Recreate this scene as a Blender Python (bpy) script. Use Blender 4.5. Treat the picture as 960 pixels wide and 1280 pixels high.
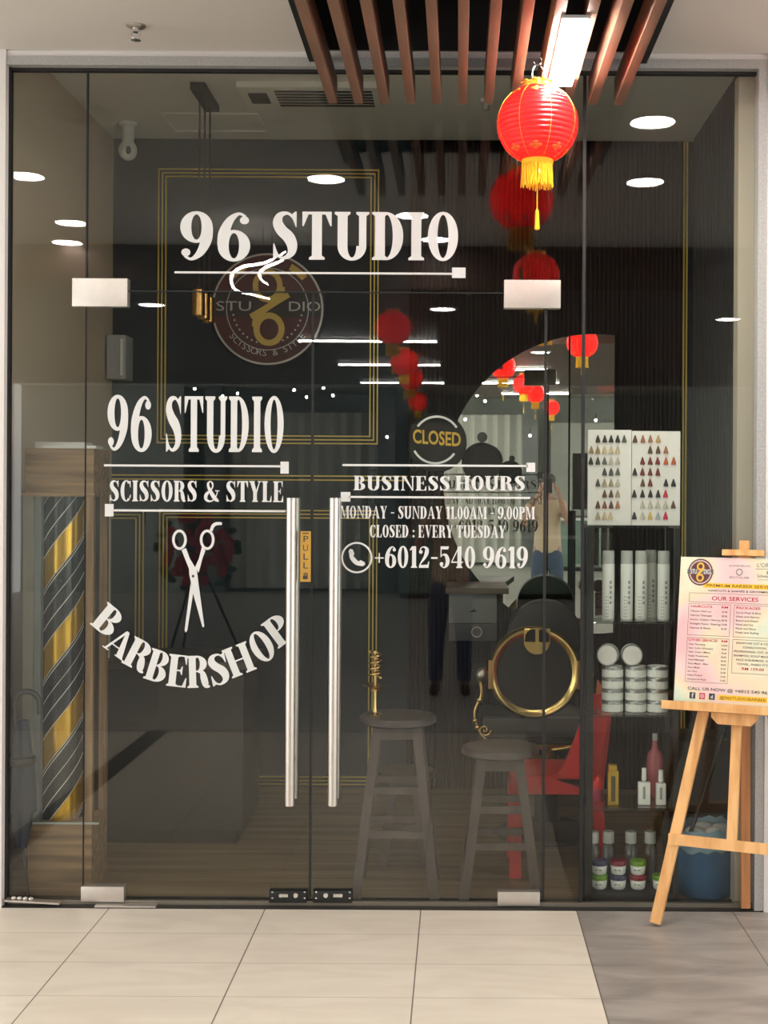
import bpy, bmesh, math, random
from mathutils import Vector, Matrix
from math import sin, cos, pi, radians as R_

sc = bpy.context.scene
for o in list(bpy.data.objects):
    bpy.data.objects.remove(o)
COL = sc.collection
random.seed(7)

# ------------------------------------------------------------------ camera, world, exposure
F = 1667.0            # focal length in pixels of the 960x1280 frame
VX, VY = 573.0, 617.0 # principal point
ROLL = 0.0055
GD = 5.17             # distance camera - glass front
CAMZ = 1.6
cam_d = bpy.data.cameras.new('camera')
cam = bpy.data.objects.new('camera', cam_d); COL.objects.link(cam)
cam.location = (0, -GD, CAMZ)
cam.rotation_euler = (pi / 2, -ROLL, 0)
cam_d.lens = F * 36.0 / 1280.0
cam_d.sensor_width = 36.0
cam_d.shift_x = -(VX - 480) / 1280.0
cam_d.shift_y = -(640 - VY) / 1280.0
cam_d.clip_start = 0.05
sc.camera = cam

sc.view_settings.view_transform = 'Standard'
sc.view_settings.look = 'None'
sc.view_settings.gamma = 1.0
sc.view_settings.use_curve_mapping = False
sc.view_settings.exposure = 1.5
sc.cycles.transparent_max_bounces = 40
sc.cycles.max_bounces = 9
sc.cycles.diffuse_bounces = 4
sc.cycles.glossy_bounces = 6
sc.cycles.caustics_reflective = False
sc.cycles.caustics_refractive = False
sc.cycles.sample_clamp_indirect = 6.0
sc.cycles.use_denoising = True

W = bpy.data.worlds.new('mall_air'); sc.world = W
W.use_nodes = True
W.node_tree.nodes['Background'].inputs[0].default_value = (1.0, 0.985, 0.965, 1)
W.node_tree.nodes['Background'].inputs[1].default_value = 1.15

DOWNLIGHT_E = 30.0
LED_E = 30.0
TUBE_E = 42.0

# ------------------------------------------------------------------ pixel helpers
def P(u, v, d):
    """photo pixel + distance from the camera -> world x, y, z"""
    dx, dy = u - VX, v - VY
    dx, dy = dx + ROLL * dy, dy - ROLL * dx
    return Vector((dx * d / F, d - GD, CAMZ - dy * d / F))
def PX(u, d, v=617): return P(u, v, d).x
def PZ(v, d, u=573): return P(u, v, d).z

# ------------------------------------------------------------------ materials
MATS = {}
def mat(name, col, rough=0.5, metal=0.0, spec=0.5, emit=None, es=0.0, noise=0.0, nscale=40.0, bump=0.0, trans=0.0, coat=0.0):
    if name in MATS: return MATS[name]
    m = bpy.data.materials.new(name); m.use_nodes = True
    nt = m.node_tree; b = nt.nodes['Principled BSDF']
    b.inputs['Base Color'].default_value = (*col, 1)
    b.inputs['Roughness'].default_value = rough
    b.inputs['Metallic'].default_value = metal
    b.inputs['Specular IOR Level'].default_value = spec
    b.inputs['Coat Weight'].default_value = coat
    if trans: b.inputs['Transmission Weight'].default_value = trans
    if emit:
        b.inputs['Emission Color'].default_value = (*emit, 1)
        b.inputs['Emission Strength'].default_value = es
    if noise or bump:
        tc = nt.nodes.new('ShaderNodeTexCoord')
        n = nt.nodes.new('ShaderNodeTexNoise'); n.inputs['Scale'].default_value = nscale
        n.inputs['Detail'].default_value = 5
        nt.links.new(tc.outputs['Object'], n.inputs['Vector'])
        if noise:
            mx = nt.nodes.new('ShaderNodeMix'); mx.data_type = 'RGBA'
            mx.inputs[6].default_value = (*[c * (1 - noise) for c in col], 1)
            mx.inputs[7].default_value = (*[min(1, c * (1 + noise)) for c in col], 1)
            nt.links.new(n.outputs['Fac'], mx.inputs[0])
            nt.links.new(mx.outputs[2], b.inputs['Base Color'])
        if bump:
            bp = nt.nodes.new('ShaderNodeBump'); bp.inputs['Strength'].default_value = bump
            bp.inputs['Distance'].default_value = 0.002
            nt.links.new(n.outputs['Fac'], bp.inputs['Height'])
            nt.links.new(bp.outputs['Normal'], b.inputs['Normal'])
    MATS[name] = m
    return m

def glass(name, tint, f0):
    m = bpy.data.materials.new(name); m.use_nodes = True
    nt = m.node_tree; nt.nodes.clear(); N = nt.nodes.new; L = nt.links.new
    out = N('ShaderNodeOutputMaterial'); mix = N('ShaderNodeMixShader')
    tr = N('ShaderNodeBsdfTransparent'); tr.inputs[0].default_value = (*tint, 1)
    gl = N('ShaderNodeBsdfGlossy'); gl.inputs['Roughness'].default_value = 0.0
    gl.inputs['Color'].default_value = (1, 1, 1, 1)
    lw = N('ShaderNodeLayerWeight'); lw.inputs[0].default_value = 0.5
    pw = N('ShaderNodeMath'); pw.operation = 'POWER'; pw.inputs[1].default_value = 5
    ma = N('ShaderNodeMath'); ma.operation = 'MULTIPLY_ADD'; ma.inputs[1].default_value = 1 - f0; ma.inputs[2].default_value = f0
    L(lw.outputs['Facing'], pw.inputs[0]); L(pw.outputs[0], ma.inputs[0])
    L(ma.outputs[0], mix.inputs[0]); L(tr.outputs[0], mix.inputs[1]); L(gl.outputs[0], mix.inputs[2])
    L(mix.outputs[0], out.inputs[0])
    return m

def floor_mat(name, ca, cb, rowh, colw, x0, y0, joint_col, streak=1.0, rough=0.25, rj=0.35):
    """stone tile: long joints every colw in x, faint joints every rowh in y (world metres)"""
    m = bpy.data.materials.new(name); m.use_nodes = True
    nt = m.node_tree; b = nt.nodes['Principled BSDF']; N = nt.nodes.new; L = nt.links.new
    geo = N('ShaderNodeNewGeometry'); sp = N('ShaderNodeSeparateXYZ'); L(geo.outputs['Position'], sp.inputs[0])
    def joint(out, off, per, wid):
        a = N('ShaderNodeMath'); a.operation = 'SUBTRACT'; L(out, a.inputs[0]); a.inputs[1].default_value = off
        p = N('ShaderNodeMath'); p.operation = 'PINGPONG'; L(a.outputs[0], p.inputs[0]); p.inputs[1].default_value = per / 2
        c = N('ShaderNodeMath'); c.operation = 'LESS_THAN'; L(p.outputs[0], c.inputs[0]); c.inputs[1].default_value = wid
        return c.outputs[0]
    jx = joint(sp.outputs[0], x0, colw, 0.0021); jy = joint(sp.outputs[1], y0, rowh, 0.0016)
    mp = N('ShaderNodeMapping'); mp.inputs['Scale'].default_value = (1.6, 5.0, 1)
    L(geo.outputs['Position'], mp.inputs[0])
    n = N('ShaderNodeTexNoise'); n.inputs['Scale'].default_value = 1.5; n.inputs['Detail'].default_value = 7
    n.inputs['Distortion'].default_value = 1.2; L(mp.outputs[0], n.inputs['Vector'])
    rp = N('ShaderNodeValToRGB'); rp.color_ramp.elements[0].position = 0.35; rp.color_ramp.elements[1].position = 0.66
    rp.color_ramp.elements[0].color = (*ca, 1); rp.color_ramp.elements[1].color = (*cb, 1); L(n.outputs['Fac'], rp.inputs[0])
    m1 = N('ShaderNodeMix'); m1.data_type = 'RGBA'; L(rp.outputs[0], m1.inputs[6]); m1.inputs[7].default_value = (*joint_col, 1)
    f = N('ShaderNodeMath'); f.operation = 'MULTIPLY'; L(jy, f.inputs[0]); f.inputs[1].default_value = rj; L(f.outputs[0], m1.inputs[0])
    m2 = N('ShaderNodeMix'); m2.data_type = 'RGBA'; L(m1.outputs[2], m2.inputs[6]); m2.inputs[7].default_value = (*joint_col, 1)
    L(jx, m2.inputs[0]); L(m2.outputs[2], b.inputs['Base Color'])
    b.inputs['Roughness'].default_value = rough; b.inputs['Specular IOR Level'].default_value = 0.4
    return m

def grain_mat(name, ca, cb, axis='Z', scale=30.0, rough=0.45, coat=0.0, coord='Object', stretch=0.08):
    m = bpy.data.materials.new(name); m.use_nodes = True
    nt = m.node_tree; b = nt.nodes['Principled BSDF']; N = nt.nodes.new; L = nt.links.new
    tc = N('ShaderNodeTexCoord'); mp = N('ShaderNodeMapping')
    s = [1, 1, 1]; s['XYZ'.index(axis)] = stretch; mp.inputs['Scale'].default_value = s
    L(tc.outputs[coord], mp.inputs[0])
    n = N('ShaderNodeTexNoise'); n.inputs['Scale'].default_value = scale; n.inputs['Detail'].default_value = 6
    L(mp.outputs[0], n.inputs['Vector'])
    rp = N('ShaderNodeValToRGB'); rp.color_ramp.elements[0].position = 0.36; rp.color_ramp.elements[1].position = 0.64
    rp.color_ramp.elements[0].color = (*ca, 1); rp.color_ramp.elements[1].color = (*cb, 1)
    L(n.outputs['Fac'], rp.inputs[0]); L(rp.outputs[0], b.inputs['Base Color'])
    b.inputs['Roughness'].default_value = rough; b.inputs['Coat Weight'].default_value = coat
    return m

M_white = mat('ceiling_paint', (0.66, 0.62, 0.57), 0.85, noise=0.02, nscale=3)
M_pillar = mat('pillar_paint', (0.74, 0.71, 0.69), 0.6, noise=0.03, nscale=4)
M_galv = mat('galvanised_steel', (0.42, 0.42, 0.41), 0.5, 0.25, noise=0.35, nscale=120)
M_black = mat('black_paint', (0.010, 0.010, 0.010), 0.5)
M_rub = mat('black_gasket', (0.012, 0.012, 0.012), 0.7)
M_granite = mat('black_granite', (0.012, 0.012, 0.012), 0.4, noise=0.5, nscale=200)
M_glass = glass('tinted_glass', (0.925, 0.94, 0.92), 0.038)
M_shelfglass = glass('clear_glass', (0.93, 0.96, 0.94), 0.05)
M_steel = mat('brushed_steel', (0.62, 0.58, 0.53), 0.34, 1.0, noise=0.06, nscale=60)
M_steel2 = mat('satin_plate', (0.66, 0.62, 0.57), 0.38, 0.85, noise=0.08, nscale=30)
M_chrome = mat('chrome', (0.75, 0.75, 0.74), 0.12, 1.0)
M_vinyl = mat('white_vinyl', (0.70, 0.715, 0.71), 0.55)
M_gold = mat('polished_gold', (0.78, 0.55, 0.20), 0.16, 1.0)
M_goldtrim = mat('gold_trim', (0.85, 0.66, 0.17), 0.4, 0.3)
M_goldpaint = mat('gold_paint', (0.75, 0.42, 0.06), 0.4, 0.3)
M_brass = mat('brass', (0.55, 0.32, 0.11), 0.28, 1.0)
M_slat = grain_mat('slat_wood', (0.19, 0.098, 0.060), (0.27, 0.145, 0.092), 'Y', 30, 0.5)
M_lantern = mat('lantern_silk', (0.88, 0.012, 0.016), 0.34, spec=0.6, coat=0.25)
def silk(m):
    nt = m.node_tree; N = nt.nodes.new; L = nt.links.new
    b = nt.nodes['Principled BSDF']; out = nt.nodes['Material Output']
    tl = N('ShaderNodeBsdfTranslucent'); tl.inputs[0].default_value = (0.95, 0.02, 0.02, 1)
    mx = N('ShaderNodeMixShader'); mx.inputs[0].default_value = .5
    L(b.outputs[0], mx.inputs[1]); L(tl.outputs[0], mx.inputs[2]); L(mx.outputs[0], out.inputs[0])
silk(M_lantern)
M_fringe = mat('yellow_fringe', (0.82, 0.55, 0.012), 0.6)
M_lgold = mat('lantern_gold', (0.85, 0.42, 0.05), 0.3, 0.6)
M_wall = mat('teal_grey_paint', (0.017, 0.033, 0.045), 0.7, spec=.3, noise=0.06, nscale=3)
M_beige = mat('beige_paint', (0.60, 0.49, 0.36), 0.8, noise=0.05, nscale=3)
M_iceil = mat('shop_ceiling_paint', (0.86, 0.85, 0.80), 0.9, noise=0.02, nscale=3)
M_flute = mat('fluted_panel', (0.013, 0.008, 0.0075), 0.6, spec=.3)
M_greyflute = mat('grey_panel', (0.07, 0.07, 0.073), 0.6)
M_mirror = mat('mirror_silver', (0.88, 0.90, 0.88), 0.0, 1.0)
M_dark = mat('dark_laminate', (0.022, 0.021, 0.020), 0.45)
M_leather = mat('black_leather', (0.010, 0.010, 0.010), 0.42, spec=.35, bump=0.3, nscale=180)
M_stool = grain_mat('stool_wood', (0.040, 0.029, 0.026), (0.075, 0.055, 0.048), 'Z', 26, 0.4)
M_red = mat('red_plastic', (0.62, 0.018, 0.022), 0.35)
M_walnut = grain_mat('walnut_board', (0.15, 0.085, 0.042), (0.32, 0.20, 0.105), 'X', 34, 0.5, stretch=0.06)
M_walnutv = grain_mat('walnut_upright', (0.15, 0.085, 0.042), (0.30, 0.19, 0.10), 'Z', 34, 0.5, stretch=0.06)
M_pine = grain_mat('pine', (0.64, 0.31, 0.095), (0.86, 0.50, 0.20), 'Z', 26, 0.5, stretch=0.06)
M_pined = grain_mat('darker_pine', (0.34, 0.14, 0.05), (0.52, 0.23, 0.09), 'Z', 26, 0.5, stretch=0.06)  # darker tone of pine, used on the easel's rear leg
M_card = mat('white_card', (0.80, 0.80, 0.77), 0.6)
M_can = mat('white_enamel', (0.80, 0.84, 0.80), 0.35)
M_capgrey = mat('clear_grey_cap', (0.48, 0.51, 0.48), 0.25)
M_lid = mat('aluminium_lid', (0.40, 0.42, 0.41), 0.3, 0.9)
M_ink = mat('dark_ink', (0.06, 0.06, 0.06), 0.7)
M_redink = mat('red_ink', (0.55, 0.03, 0.05), 0.7)
M_yellow = mat('yellow_ink', (0.90, 0.55, 0.02), 0.6)
M_blue = mat('blue_plastic', (0.03, 0.14, 0.30), 0.45, noise=0.2, nscale=15)
M_bag = mat('white_bag', (0.72, 0.74, 0.74), 0.45)
M_navycloth = mat('navy_nylon', (0.012, 0.020, 0.034), 0.6, bump=0.4, nscale=60)
M_silver = mat('silver_foil', (0.60, 0.60, 0.58), 0.3, 0.5)
M_goldfoil = mat('gold_foil', (0.66, 0.44, 0.07), 0.28, 0.75)
M_clearplastic = glass('clear_bottle', (0.80, 0.84, 0.80), 0.06)
M_tealdark = mat('opposite_wall_paint', (0.40, 0.42, 0.38), 0.7, noise=0.2, nscale=1.5)
M_timber = grain_mat('bulkhead_timber', (0.05, 0.024, 0.016), (0.085, 0.042, 0.028), 'X', 8, 0.5)
M_lightgrey = mat('light_grey_laminate', (0.42, 0.43, 0.43), 0.5)
def emis(name, col, s):
    m = bpy.data.materials.new(name); m.use_nodes = True
    nt = m.node_tree; nt.nodes.clear()
    e = nt.nodes.new('ShaderNodeEmission'); e.inputs[0].default_value = (*col, 1); e.inputs[1].default_value = s
    o = nt.nodes.new('ShaderNodeOutputMaterial'); nt.links.new(e.outputs[0], o.inputs[0])
    return m
E_down = emis('downlight_diffuser', (1.0, 0.95, 0.89), DOWNLIGHT_E)
E_led = emis('led_strip', (1.0, 0.96, 0.90), LED_E)
E_bulb = emis('warm_bulb', (1.0, 0.80, 0.55), 13.0)
E_tube = emis('tube_diffuser', (1.0, 0.93, 0.84), TUBE_E)

# ------------------------------------------------------------------ mesh builder
class MB:
    def __init__(s): s.v = []; s.f = []; s.mi = []; s.mats = []; s.cur = 0
    def use(s, m):
        if m not in s.mats: s.mats.append(m)
        s.cur = s.mats.index(m); return s
    def add(s, vs, fs):
        b = len(s.v); s.v += [Vector(p) for p in vs]
        for f in fs: s.f.append([i + b for i in f]); s.mi.append(s.cur)
        return s
    def box(s, x0, x1, y0, y1, z0, z1):
        vs = [(x, y, z) for x in (x0, x1) for y in (y0, y1) for z in (z0, z1)]
        return s.add(vs, [(0, 1, 3, 2), (4, 6, 7, 5), (0, 4, 5, 1), (2, 3, 7, 6), (0, 2, 6, 4), (1, 5, 7, 3)])
    def rbox(s, x0, x1, y0, y1, z0, z1, r=0.004):
        """box with chamfered edges"""
        bm = bmesh.new(); bmesh.ops.create_cube(bm, size=1)
        for v in bm.verts:
            v.co = Vector(((x0 + x1) / 2 + v.co.x * (x1 - x0), (y0 + y1) / 2 + v.co.y * (y1 - y0), (z0 + z1) / 2 + v.co.z * (z1 - z0)))
        r = min(r, abs(x1 - x0) * .45, abs(y1 - y0) * .45, abs(z1 - z0) * .45)
        bmesh.ops.bevel(bm, geom=bm.edges[:], offset=r, segments=2, affect='EDGES', profile=0.7)
        return s.bm(bm)
    def bm(s, bm, M=None):
        bm.verts.index_update()
        vs = [(M @ v.co if M else v.co.copy()) for v in bm.verts]
        s.add(vs, [[v.index for v in f.verts] for f in bm.faces]); bm.free(); return s
    def obox(s, c, ax, ay, az):
        """oriented box: centre and three half-axis vectors"""
        c, ax, ay, az = Vector(c), Vector(ax), Vector(ay), Vector(az)
        vs = [c + i * ax + j * ay + k * az for i in (-1, 1) for j in (-1, 1) for k in (-1, 1)]
        return s.add(vs, [(0, 1, 3, 2), (4, 6, 7, 5), (0, 4, 5, 1), (2, 3, 7, 6), (0, 2, 6, 4), (1, 5, 7, 3)])
    def bar(s, a, b, w, h, up=(0, 1, 0)):
        """rectangular bar from a to b; w across, h along up"""
        a, b = Vector(a), Vector(b); d = (b - a); u = Vector(up)
        dn = d.normalized(); side = dn.cross(u).normalized(); u2 = side.cross(dn).normalized()
        return s.obox((a + b) / 2, d / 2, side * w / 2, u2 * h / 2)
    def rings(s, rs, cap0=True, cap1=True, closed=False):
        n = len(rs[0]); vs = [p for r in rs for p in r]; fs = []
        m = len(rs)
        for k in range(m if closed else m - 1):
            k2 = (k + 1) % m
            for i in range(n):
                j = (i + 1) % n
                fs.append((k * n + i, k * n + j, k2 * n + j, k2 * n + i))
        if not closed:
            if cap0: fs.append(list(range(n - 1, -1, -1)))
            if cap1: fs.append([(m - 1) * n + i for i in range(n)])
        return s.add(vs, fs)
    def cyl(s, a, b, r0, r1=None, n=20, caps=True):
        r1 = r0 if r1 is None else r1
        a, b = Vector(a), Vector(b); d = (b - a).normalized()
        t = Vector((1, 0, 0)) if abs(d.x) < .9 else Vector((0, 1, 0))
        u = d.cross(t).normalized(); w = d.cross(u)
        rs = [[c + r * (cos(2 * pi * i / n) * u + sin(2 * pi * i / n) * w) for i in range(n)] for c, r in ((a, r0), (b, r1))]
        return s.rings(rs, caps, caps)
    def lathe(s, prof, c=(0, 0, 0), n=32, axis='Z', caps=True):
        c = Vector(c); rs = []
        for r, h in prof:
            ring = []
            for i in range(n):
                a = 2 * pi * i / n
                p = {'Z': (r * cos(a), r * sin(a), h), 'Y': (r * cos(a), h, r * sin(a)), 'X': (h, r * cos(a), r * sin(a))}[axis]
                ring.append(c + Vector(p))
            rs.append(ring)
        return s.rings(rs, caps, caps)
    def tube(s, pts, r, n=10, closed=False):
        pts = [Vector(p) for p in pts]; rs = []; m = len(pts); prev = None
        rad = r if isinstance(r, (list, tuple)) else [r] * m
        for k, p in enumerate(pts):
            a = pts[(k - 1) % m] if (closed or k > 0) else p
            b = pts[(k + 1) % m] if (closed or k < m - 1) else p
            d = (b - a).normalized()
            if prev is None:
                t = Vector((0, 0, 1)) if abs(d.z) < .9 else Vector((1, 0, 0))
                u = d.cross(t).normalized()
            else:
                u = (prev - d * prev.dot(d)).normalized()
            prev = u; w = d.cross(u)
            rs.append([p + rad[k] * (cos(2 * pi * i / n) * u + sin(2 * pi * i / n) * w) for i in range(n)])
        return s.rings(rs, closed=closed)
    def ell(s, c, rx, ry, rz, nu=20, nv=12):
        c = Vector(c); vs = [c + Vector((0, 0, -rz))]; fs = []
        for j in range(1, nv):
            t = -pi / 2 + pi * j / nv
            for i in range(nu):
                a = 2 * pi * i / nu
                vs.append(c + Vector((rx * cos(t) * cos(a), ry * cos(t) * sin(a), rz * sin(t))))
        vs.append(c + Vector((0, 0, rz)))
        for i in range(nu): fs.append((0, 1 + (i + 1) % nu, 1 + i))
        for j in range(nv - 2):
            for i in range(nu):
                a = 1 + j * nu + i; b = 1 + j * nu + (i + 1) % nu
                fs.append((a, b, b + nu, a + nu))
        t = len(vs) - 1; o = 1 + (nv - 2) * nu
        for i in range(nu): fs.append((o + i, o + (i + 1) % nu, t))
        return s.add(vs, fs)
    def prism(s, poly, ext, origin=(0, 0, 0), ex=(1, 0, 0), ey=(0, 0, 1), n=(0, 1, 0)):
        """polygon in (ex, ey) extruded by ext along n"""
        o, ex, ey, n = Vector(origin), Vector(ex), Vector(ey), Vector(n)
        k = len(poly); a = [o + p[0] * ex + p[1] * ey for p in poly]; b = [p + n * ext for p in a]
        fs = [list(range(k - 1, -1, -1)), [k + i for i in range(k)]] + [(i, (i + 1) % k, k + (i + 1) % k, k + i) for i in range(k)]
        return s.add(a + b, fs)
    def build(s, name, m=None, parent=None, smooth=35, loc=None, root=None):
        """link as ONE mesh object; geometry is in world metres"""
        org = Vector((0, 0, 0))
        if parent is not None:
            r = parent
            while r.parent: r = r.parent
            org = r.location.copy()
        elif loc is not None: org = Vector(loc)
        me = bpy.data.meshes.new(name)
        me.from_pydata([tuple(p - org) for p in s.v], [], s.f)
        if m is not None and not s.mats: me.materials.append(m)
        else:
            for q in s.mats: me.materials.append(q)
            me.polygons.foreach_set('material_index', s.mi)
        bm = bmesh.new(); bm.from_mesh(me); bmesh.ops.recalc_face_normals(bm, faces=bm.faces[:]); bm.to_mesh(me); bm.free()
        me.update()
        if smooth:
            me.polygons.foreach_set('use_smooth', [True] * len(me.polygons))
            me.set_sharp_from_angle(angle=R_(smooth))
        o = bpy.data.objects.new(name, me); COL.objects.link(o)
        if parent is not None: o.parent = parent
        elif loc is not None: o.location = org
        return o

def tag(o, label=None, cat=None, group=None, kind=None):
    if label: o['label'] = label
    if cat: o['category'] = cat
    if group: o['group'] = group
    if kind: o['kind'] = kind
    return o
def thing(name, loc, label, cat, group=None):
    o = bpy.data.objects.new(name, None); COL.objects.link(o); o.location = loc
    o.empty_display_size = 0.05
    return tag(o, label, cat, group)
def struct(name, mb, m=None, label=None, smooth=0):
    o = mb.build(name, m, smooth=smooth); o['kind'] = 'structure'
    if label: o['label'] = label
    return o
def dup(o, parent=None, loc=None):
    c = o.copy(); COL.objects.link(c)
    if parent is not None: c.parent = parent
    if loc is not None: c.location = loc
    for ch in list(o.children): dup(ch, c)
    return c

# plain sans lettering -> mesh
def text_mesh(txt, size, align='CENTER', bold=0.0):
    cu = bpy.data.curves.new('tmp', 'FONT'); cu.body = txt; cu.size = 1.0; cu.align_x = align; cu.resolution_u = 3; cu.offset = bold
    ob = bpy.data.objects.new('tmp', cu); COL.objects.link(ob)
    dg = bpy.context.evaluated_depsgraph_get(); dg.update()
    me = bpy.data.meshes.new_from_object(ob.evaluated_get(dg))
    vs = [v.co.copy() for v in me.vertices]; fs = [list(p.vertices) for p in me.polygons]
    bpy.data.objects.remove(ob); bpy.data.curves.remove(cu); bpy.data.meshes.remove(me)
    # cap height of the built-in font is ~0.69 of its size
    k = size / 0.69
    return [(v.x * k, v.y * k) for v in vs], fs
def flat_text(mb, txt, h, origin, ex, ey, align='CENTER', width=None, bold=0.0):
    vs, fs = text_mesh(txt, h, align, bold)
    if width and vs:
        w = max(v[0] for v in vs) - min(v[0] for v in vs); k = width / w
        vs = [(x * k, y) for x, y in vs]
    o, ex, ey = Vector(origin), Vector(ex), Vector(ey)
    return mb.add([o + x * ex + y * ey for x, y in vs], fs)

# ------------------------------------------------------------------ serif display lettering
def _r(x0, y0, x1, y1): return [[(x0, y0), (x1, y0), (x1, y1), (x0, y1)]]
def _ring(cx, cy, ox, oy, ix, iy, a0=0, a1=360, n=28):
    out = []
    for k in range(n):
        a, b = R_(a0 + (a1 - a0) * k / n), R_(a0 + (a1 - a0) * (k + 1) / n)
        out.append([(cx + ox * cos(a), cy + oy * sin(a)), (cx + ox * cos(b), cy + oy * sin(b)),
                    (cx + ix * cos(b), cy + iy * sin(b)), (cx + ix * cos(a), cy + iy * sin(a))])
    return out
def _disc(cx, cy, r, ry=None, n=18):
    ry = ry or r
    return [[(cx + r * cos(2 * pi * k / n), cy + ry * sin(2 * pi * k / n)) for k in range(n)]]
def _cr(p, t):
    i = min(int(t), len(p) - 2); f = t - i
    g = lambda k: p[max(0, min(len(p) - 1, k))]
    a, b, c, d = g(i - 1), g(i), g(i + 1), g(i + 2)
    return tuple(0.5 * (2 * b[j] + (c[j] - a[j]) * f + (2 * a[j] - 5 * b[j] + 4 * c[j] - d[j]) * f * f + (3 * b[j] - a[j] - 3 * c[j] + d[j]) * f ** 3) for j in range(len(b)))
def _stroke(pw, n=40):
    """pw: (x, y, width) along a smooth path"""
    m = len(pw) - 1; S = [_cr(pw, m * k / n) for k in range(n + 1)]; L = []; Rr = []
    for k, (x, y, w) in enumerate(S):
        a = S[max(0, k - 1)]; b = S[min(n, k + 1)]; dx, dy = b[0] - a[0], b[1] - a[1]; l = math.hypot(dx, dy) or 1
        nx, ny = -dy / l * w / 2, dx / l * w / 2
        L.append((x + nx, y + ny)); Rr.append((x - nx, y - ny))
    return [[L[k], L[k + 1], Rr[k + 1], Rr[k]] for k in range(n)]
def _poly(*p): return [list(p)]
def _rot180(g, cx, cy): return [[(2 * cx - x, 2 * cy - y) for x, y in q] for q in g]
t = .045
def _stem(x, w=.19, a=0., b=1., top=True, bot=True, s=.055):
    o = _r(x, a, x + w, b)
    if bot: o += _poly((x - s, a), (x + w + s, a), (x + w + s, a + t), (x + w, a + t * 1.9), (x, a + t * 1.9), (x - s, a + t))
    if top: o += _poly((x - s, b), (x - s, b - t), (x, b - t * 1.9), (x + w, b - t * 1.9), (x + w + s, b - t), (x + w + s, b))
    return o
def _hair(x, a=0., b=1., top=True, bot=True): return _stem(x, .06, a, b, top, bot, .07)
GLY = {}
def g_(c, adv, *parts): GLY[c] = (adv, [q for p in parts for q in p])
g_(' ', .26)
g_('I', .33, _stem(.07))
g_('L', .54, _stem(.06), _r(.25, 0, .48, t), _poly((.50, 0), (.50, .30), (.475, .30), (.40, t), (.40, 0)))
g_('T', .60, _r(.02, 1 - t * 1.3, .58, 1), _stem(.205, top=False), _poly((.02, 1), (.02, .70), (.045, .70), (.14, .95)), _poly((.58, 1), (.46, .95), (.555, .70), (.58, .70)))
_E = _stem(.06) + _r(.25, 0, .5, t) + _r(.25, 1 - t, .48, 1) + _r(.25, .49, .36, .49 + t) + _poly((.53, 0), (.53, .30), (.505, .30), (.43, t), (.43, 0)) + _poly((.50, 1), (.42, 1), (.42, 1 - t), (.475, .72), (.50, .72)) + _poly((.40, .38), (.40, .65), (.38, .65), (.34, .53), (.34, .49), (.38, .38))
g_('E', .57, _E)
g_('H', .72, _stem(.06), _stem(.47), _r(.25, .48, .47, .48 + t))
g_('D', .65, _stem(.06), _ring(.27, .5, .33, .5, .13, .455, -90, 90), _r(.2, 0, .28, t), _r(.2, 1 - t, .28, 1))
g_('O', .62, _ring(.31, .5, .29, .515, .105, .45))
g_('0', .54, _ring(.27, .5, .25, .515, .085, .45))
g_('U', .68, _stem(.06, a=.28, bot=False), _stem(.47, w=.14, a=.28, bot=False), _ring(.335, .29, .275, .305, .085, .24, 180, 360))
g_('C', .58, _ring(.32, .5, .30, .515, .11, .46, 48, 312), _poly((.545, .99), (.52, .99), (.44, .93), (.47, .86), (.525, .66), (.545, .66)), _stroke([(.50, .16, .09), (.53, .25, .05), (.54, .32, .03)], 8))
_S = _stroke([(.47, .72, .03), (.42, .87, .05), (.31, .965, .06), (.17, .92, .13), (.125, .77, .19), (.20, .61, .22), (.33, .47, .23), (.40, .30, .20), (.38, .13, .14), (.24, .03, .06), (.12, .10, .05), (.06, .28, .03)], 60)
g_('S', .54, _S, _poly((.485, 1), (.46, 1), (.38, .93), (.44, .84), (.465, .68), (.485, .68)), _poly((.04, 0), (.065, 0), (.15, .07), (.085, .18), (.065, .33), (.04, .33)))
_bowlR = _stem(.06) + _ring(.28, .745, .27, .255, .08, .21, -90, 90) + _r(.2, 1 - t, .29, 1) + _r(.2, .49, .29, .49 + t)
g_('P', .58, _bowlR)
g_('R', .66, _bowlR, _stroke([(.30, .51, .06), (.42, .46, .14), (.47, .25, .19), (.52, .06, .15), (.62, .03, .05)], 24))
g_('B', .62, _stem(.06), _ring(.28, .755, .25, .245, .07, .2, -90, 90), _ring(.28, .265, .29, .265, .09, .22, -90, 90), _r(.2, 0, .29, t), _r(.2, 1 - t, .29, 1), _r(.2, .49, .29, .49 + t))
g_('A', .70, _poly((.31, 1), (.40, 1), (.66, 0), (.46, 0)), _poly((.31, 1), (.35, .9), (.12, 0), (.06, 0)), _r(.16, .28, .52, .28 + t), _r(.0, 0, .20, t), _r(.42, 0, .71, t))
g_('M', .86, _hair(.10, top=False), _stem(.62, top=False), _poly((.02, 1), (.26, 1), (.46, .18), (.40, 0), (.13, .95)), _poly((.62, 1), (.62, .86), (.42, 0), (.385, .05)), _r(.02, 1 - t, .2, 1), _r(.62, 1 - t, .865, 1))
g_('N', .72, _hair(.10, top=False), _hair(.58, bot=False), _poly((.02, 1), (.25, 1), (.64, 0), (.58, 0), (.13, .93)))
g_('V', .66, _poly((.05, 1), (.25, 1), (.40, .25), (.36, 0), (.30, 0)), _poly((.58, 1), (.53, 1), (.34, .12), (.36, 0)), _r(0, 1 - t, .30, 1), _r(.44, 1 - t, .66, 1))
g_('Y', .64, _stem(.22, b=.45, top=False), _poly((.04, 1), (.25, 1), (.41, .46), (.41, .38), (.22, .38), (.22, .46)), _poly((.58, 1), (.53, 1), (.34, .45), (.41, .42)), _r(0, 1 - t, .30, 1), _r(.44, 1 - t, .64, 1))
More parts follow.
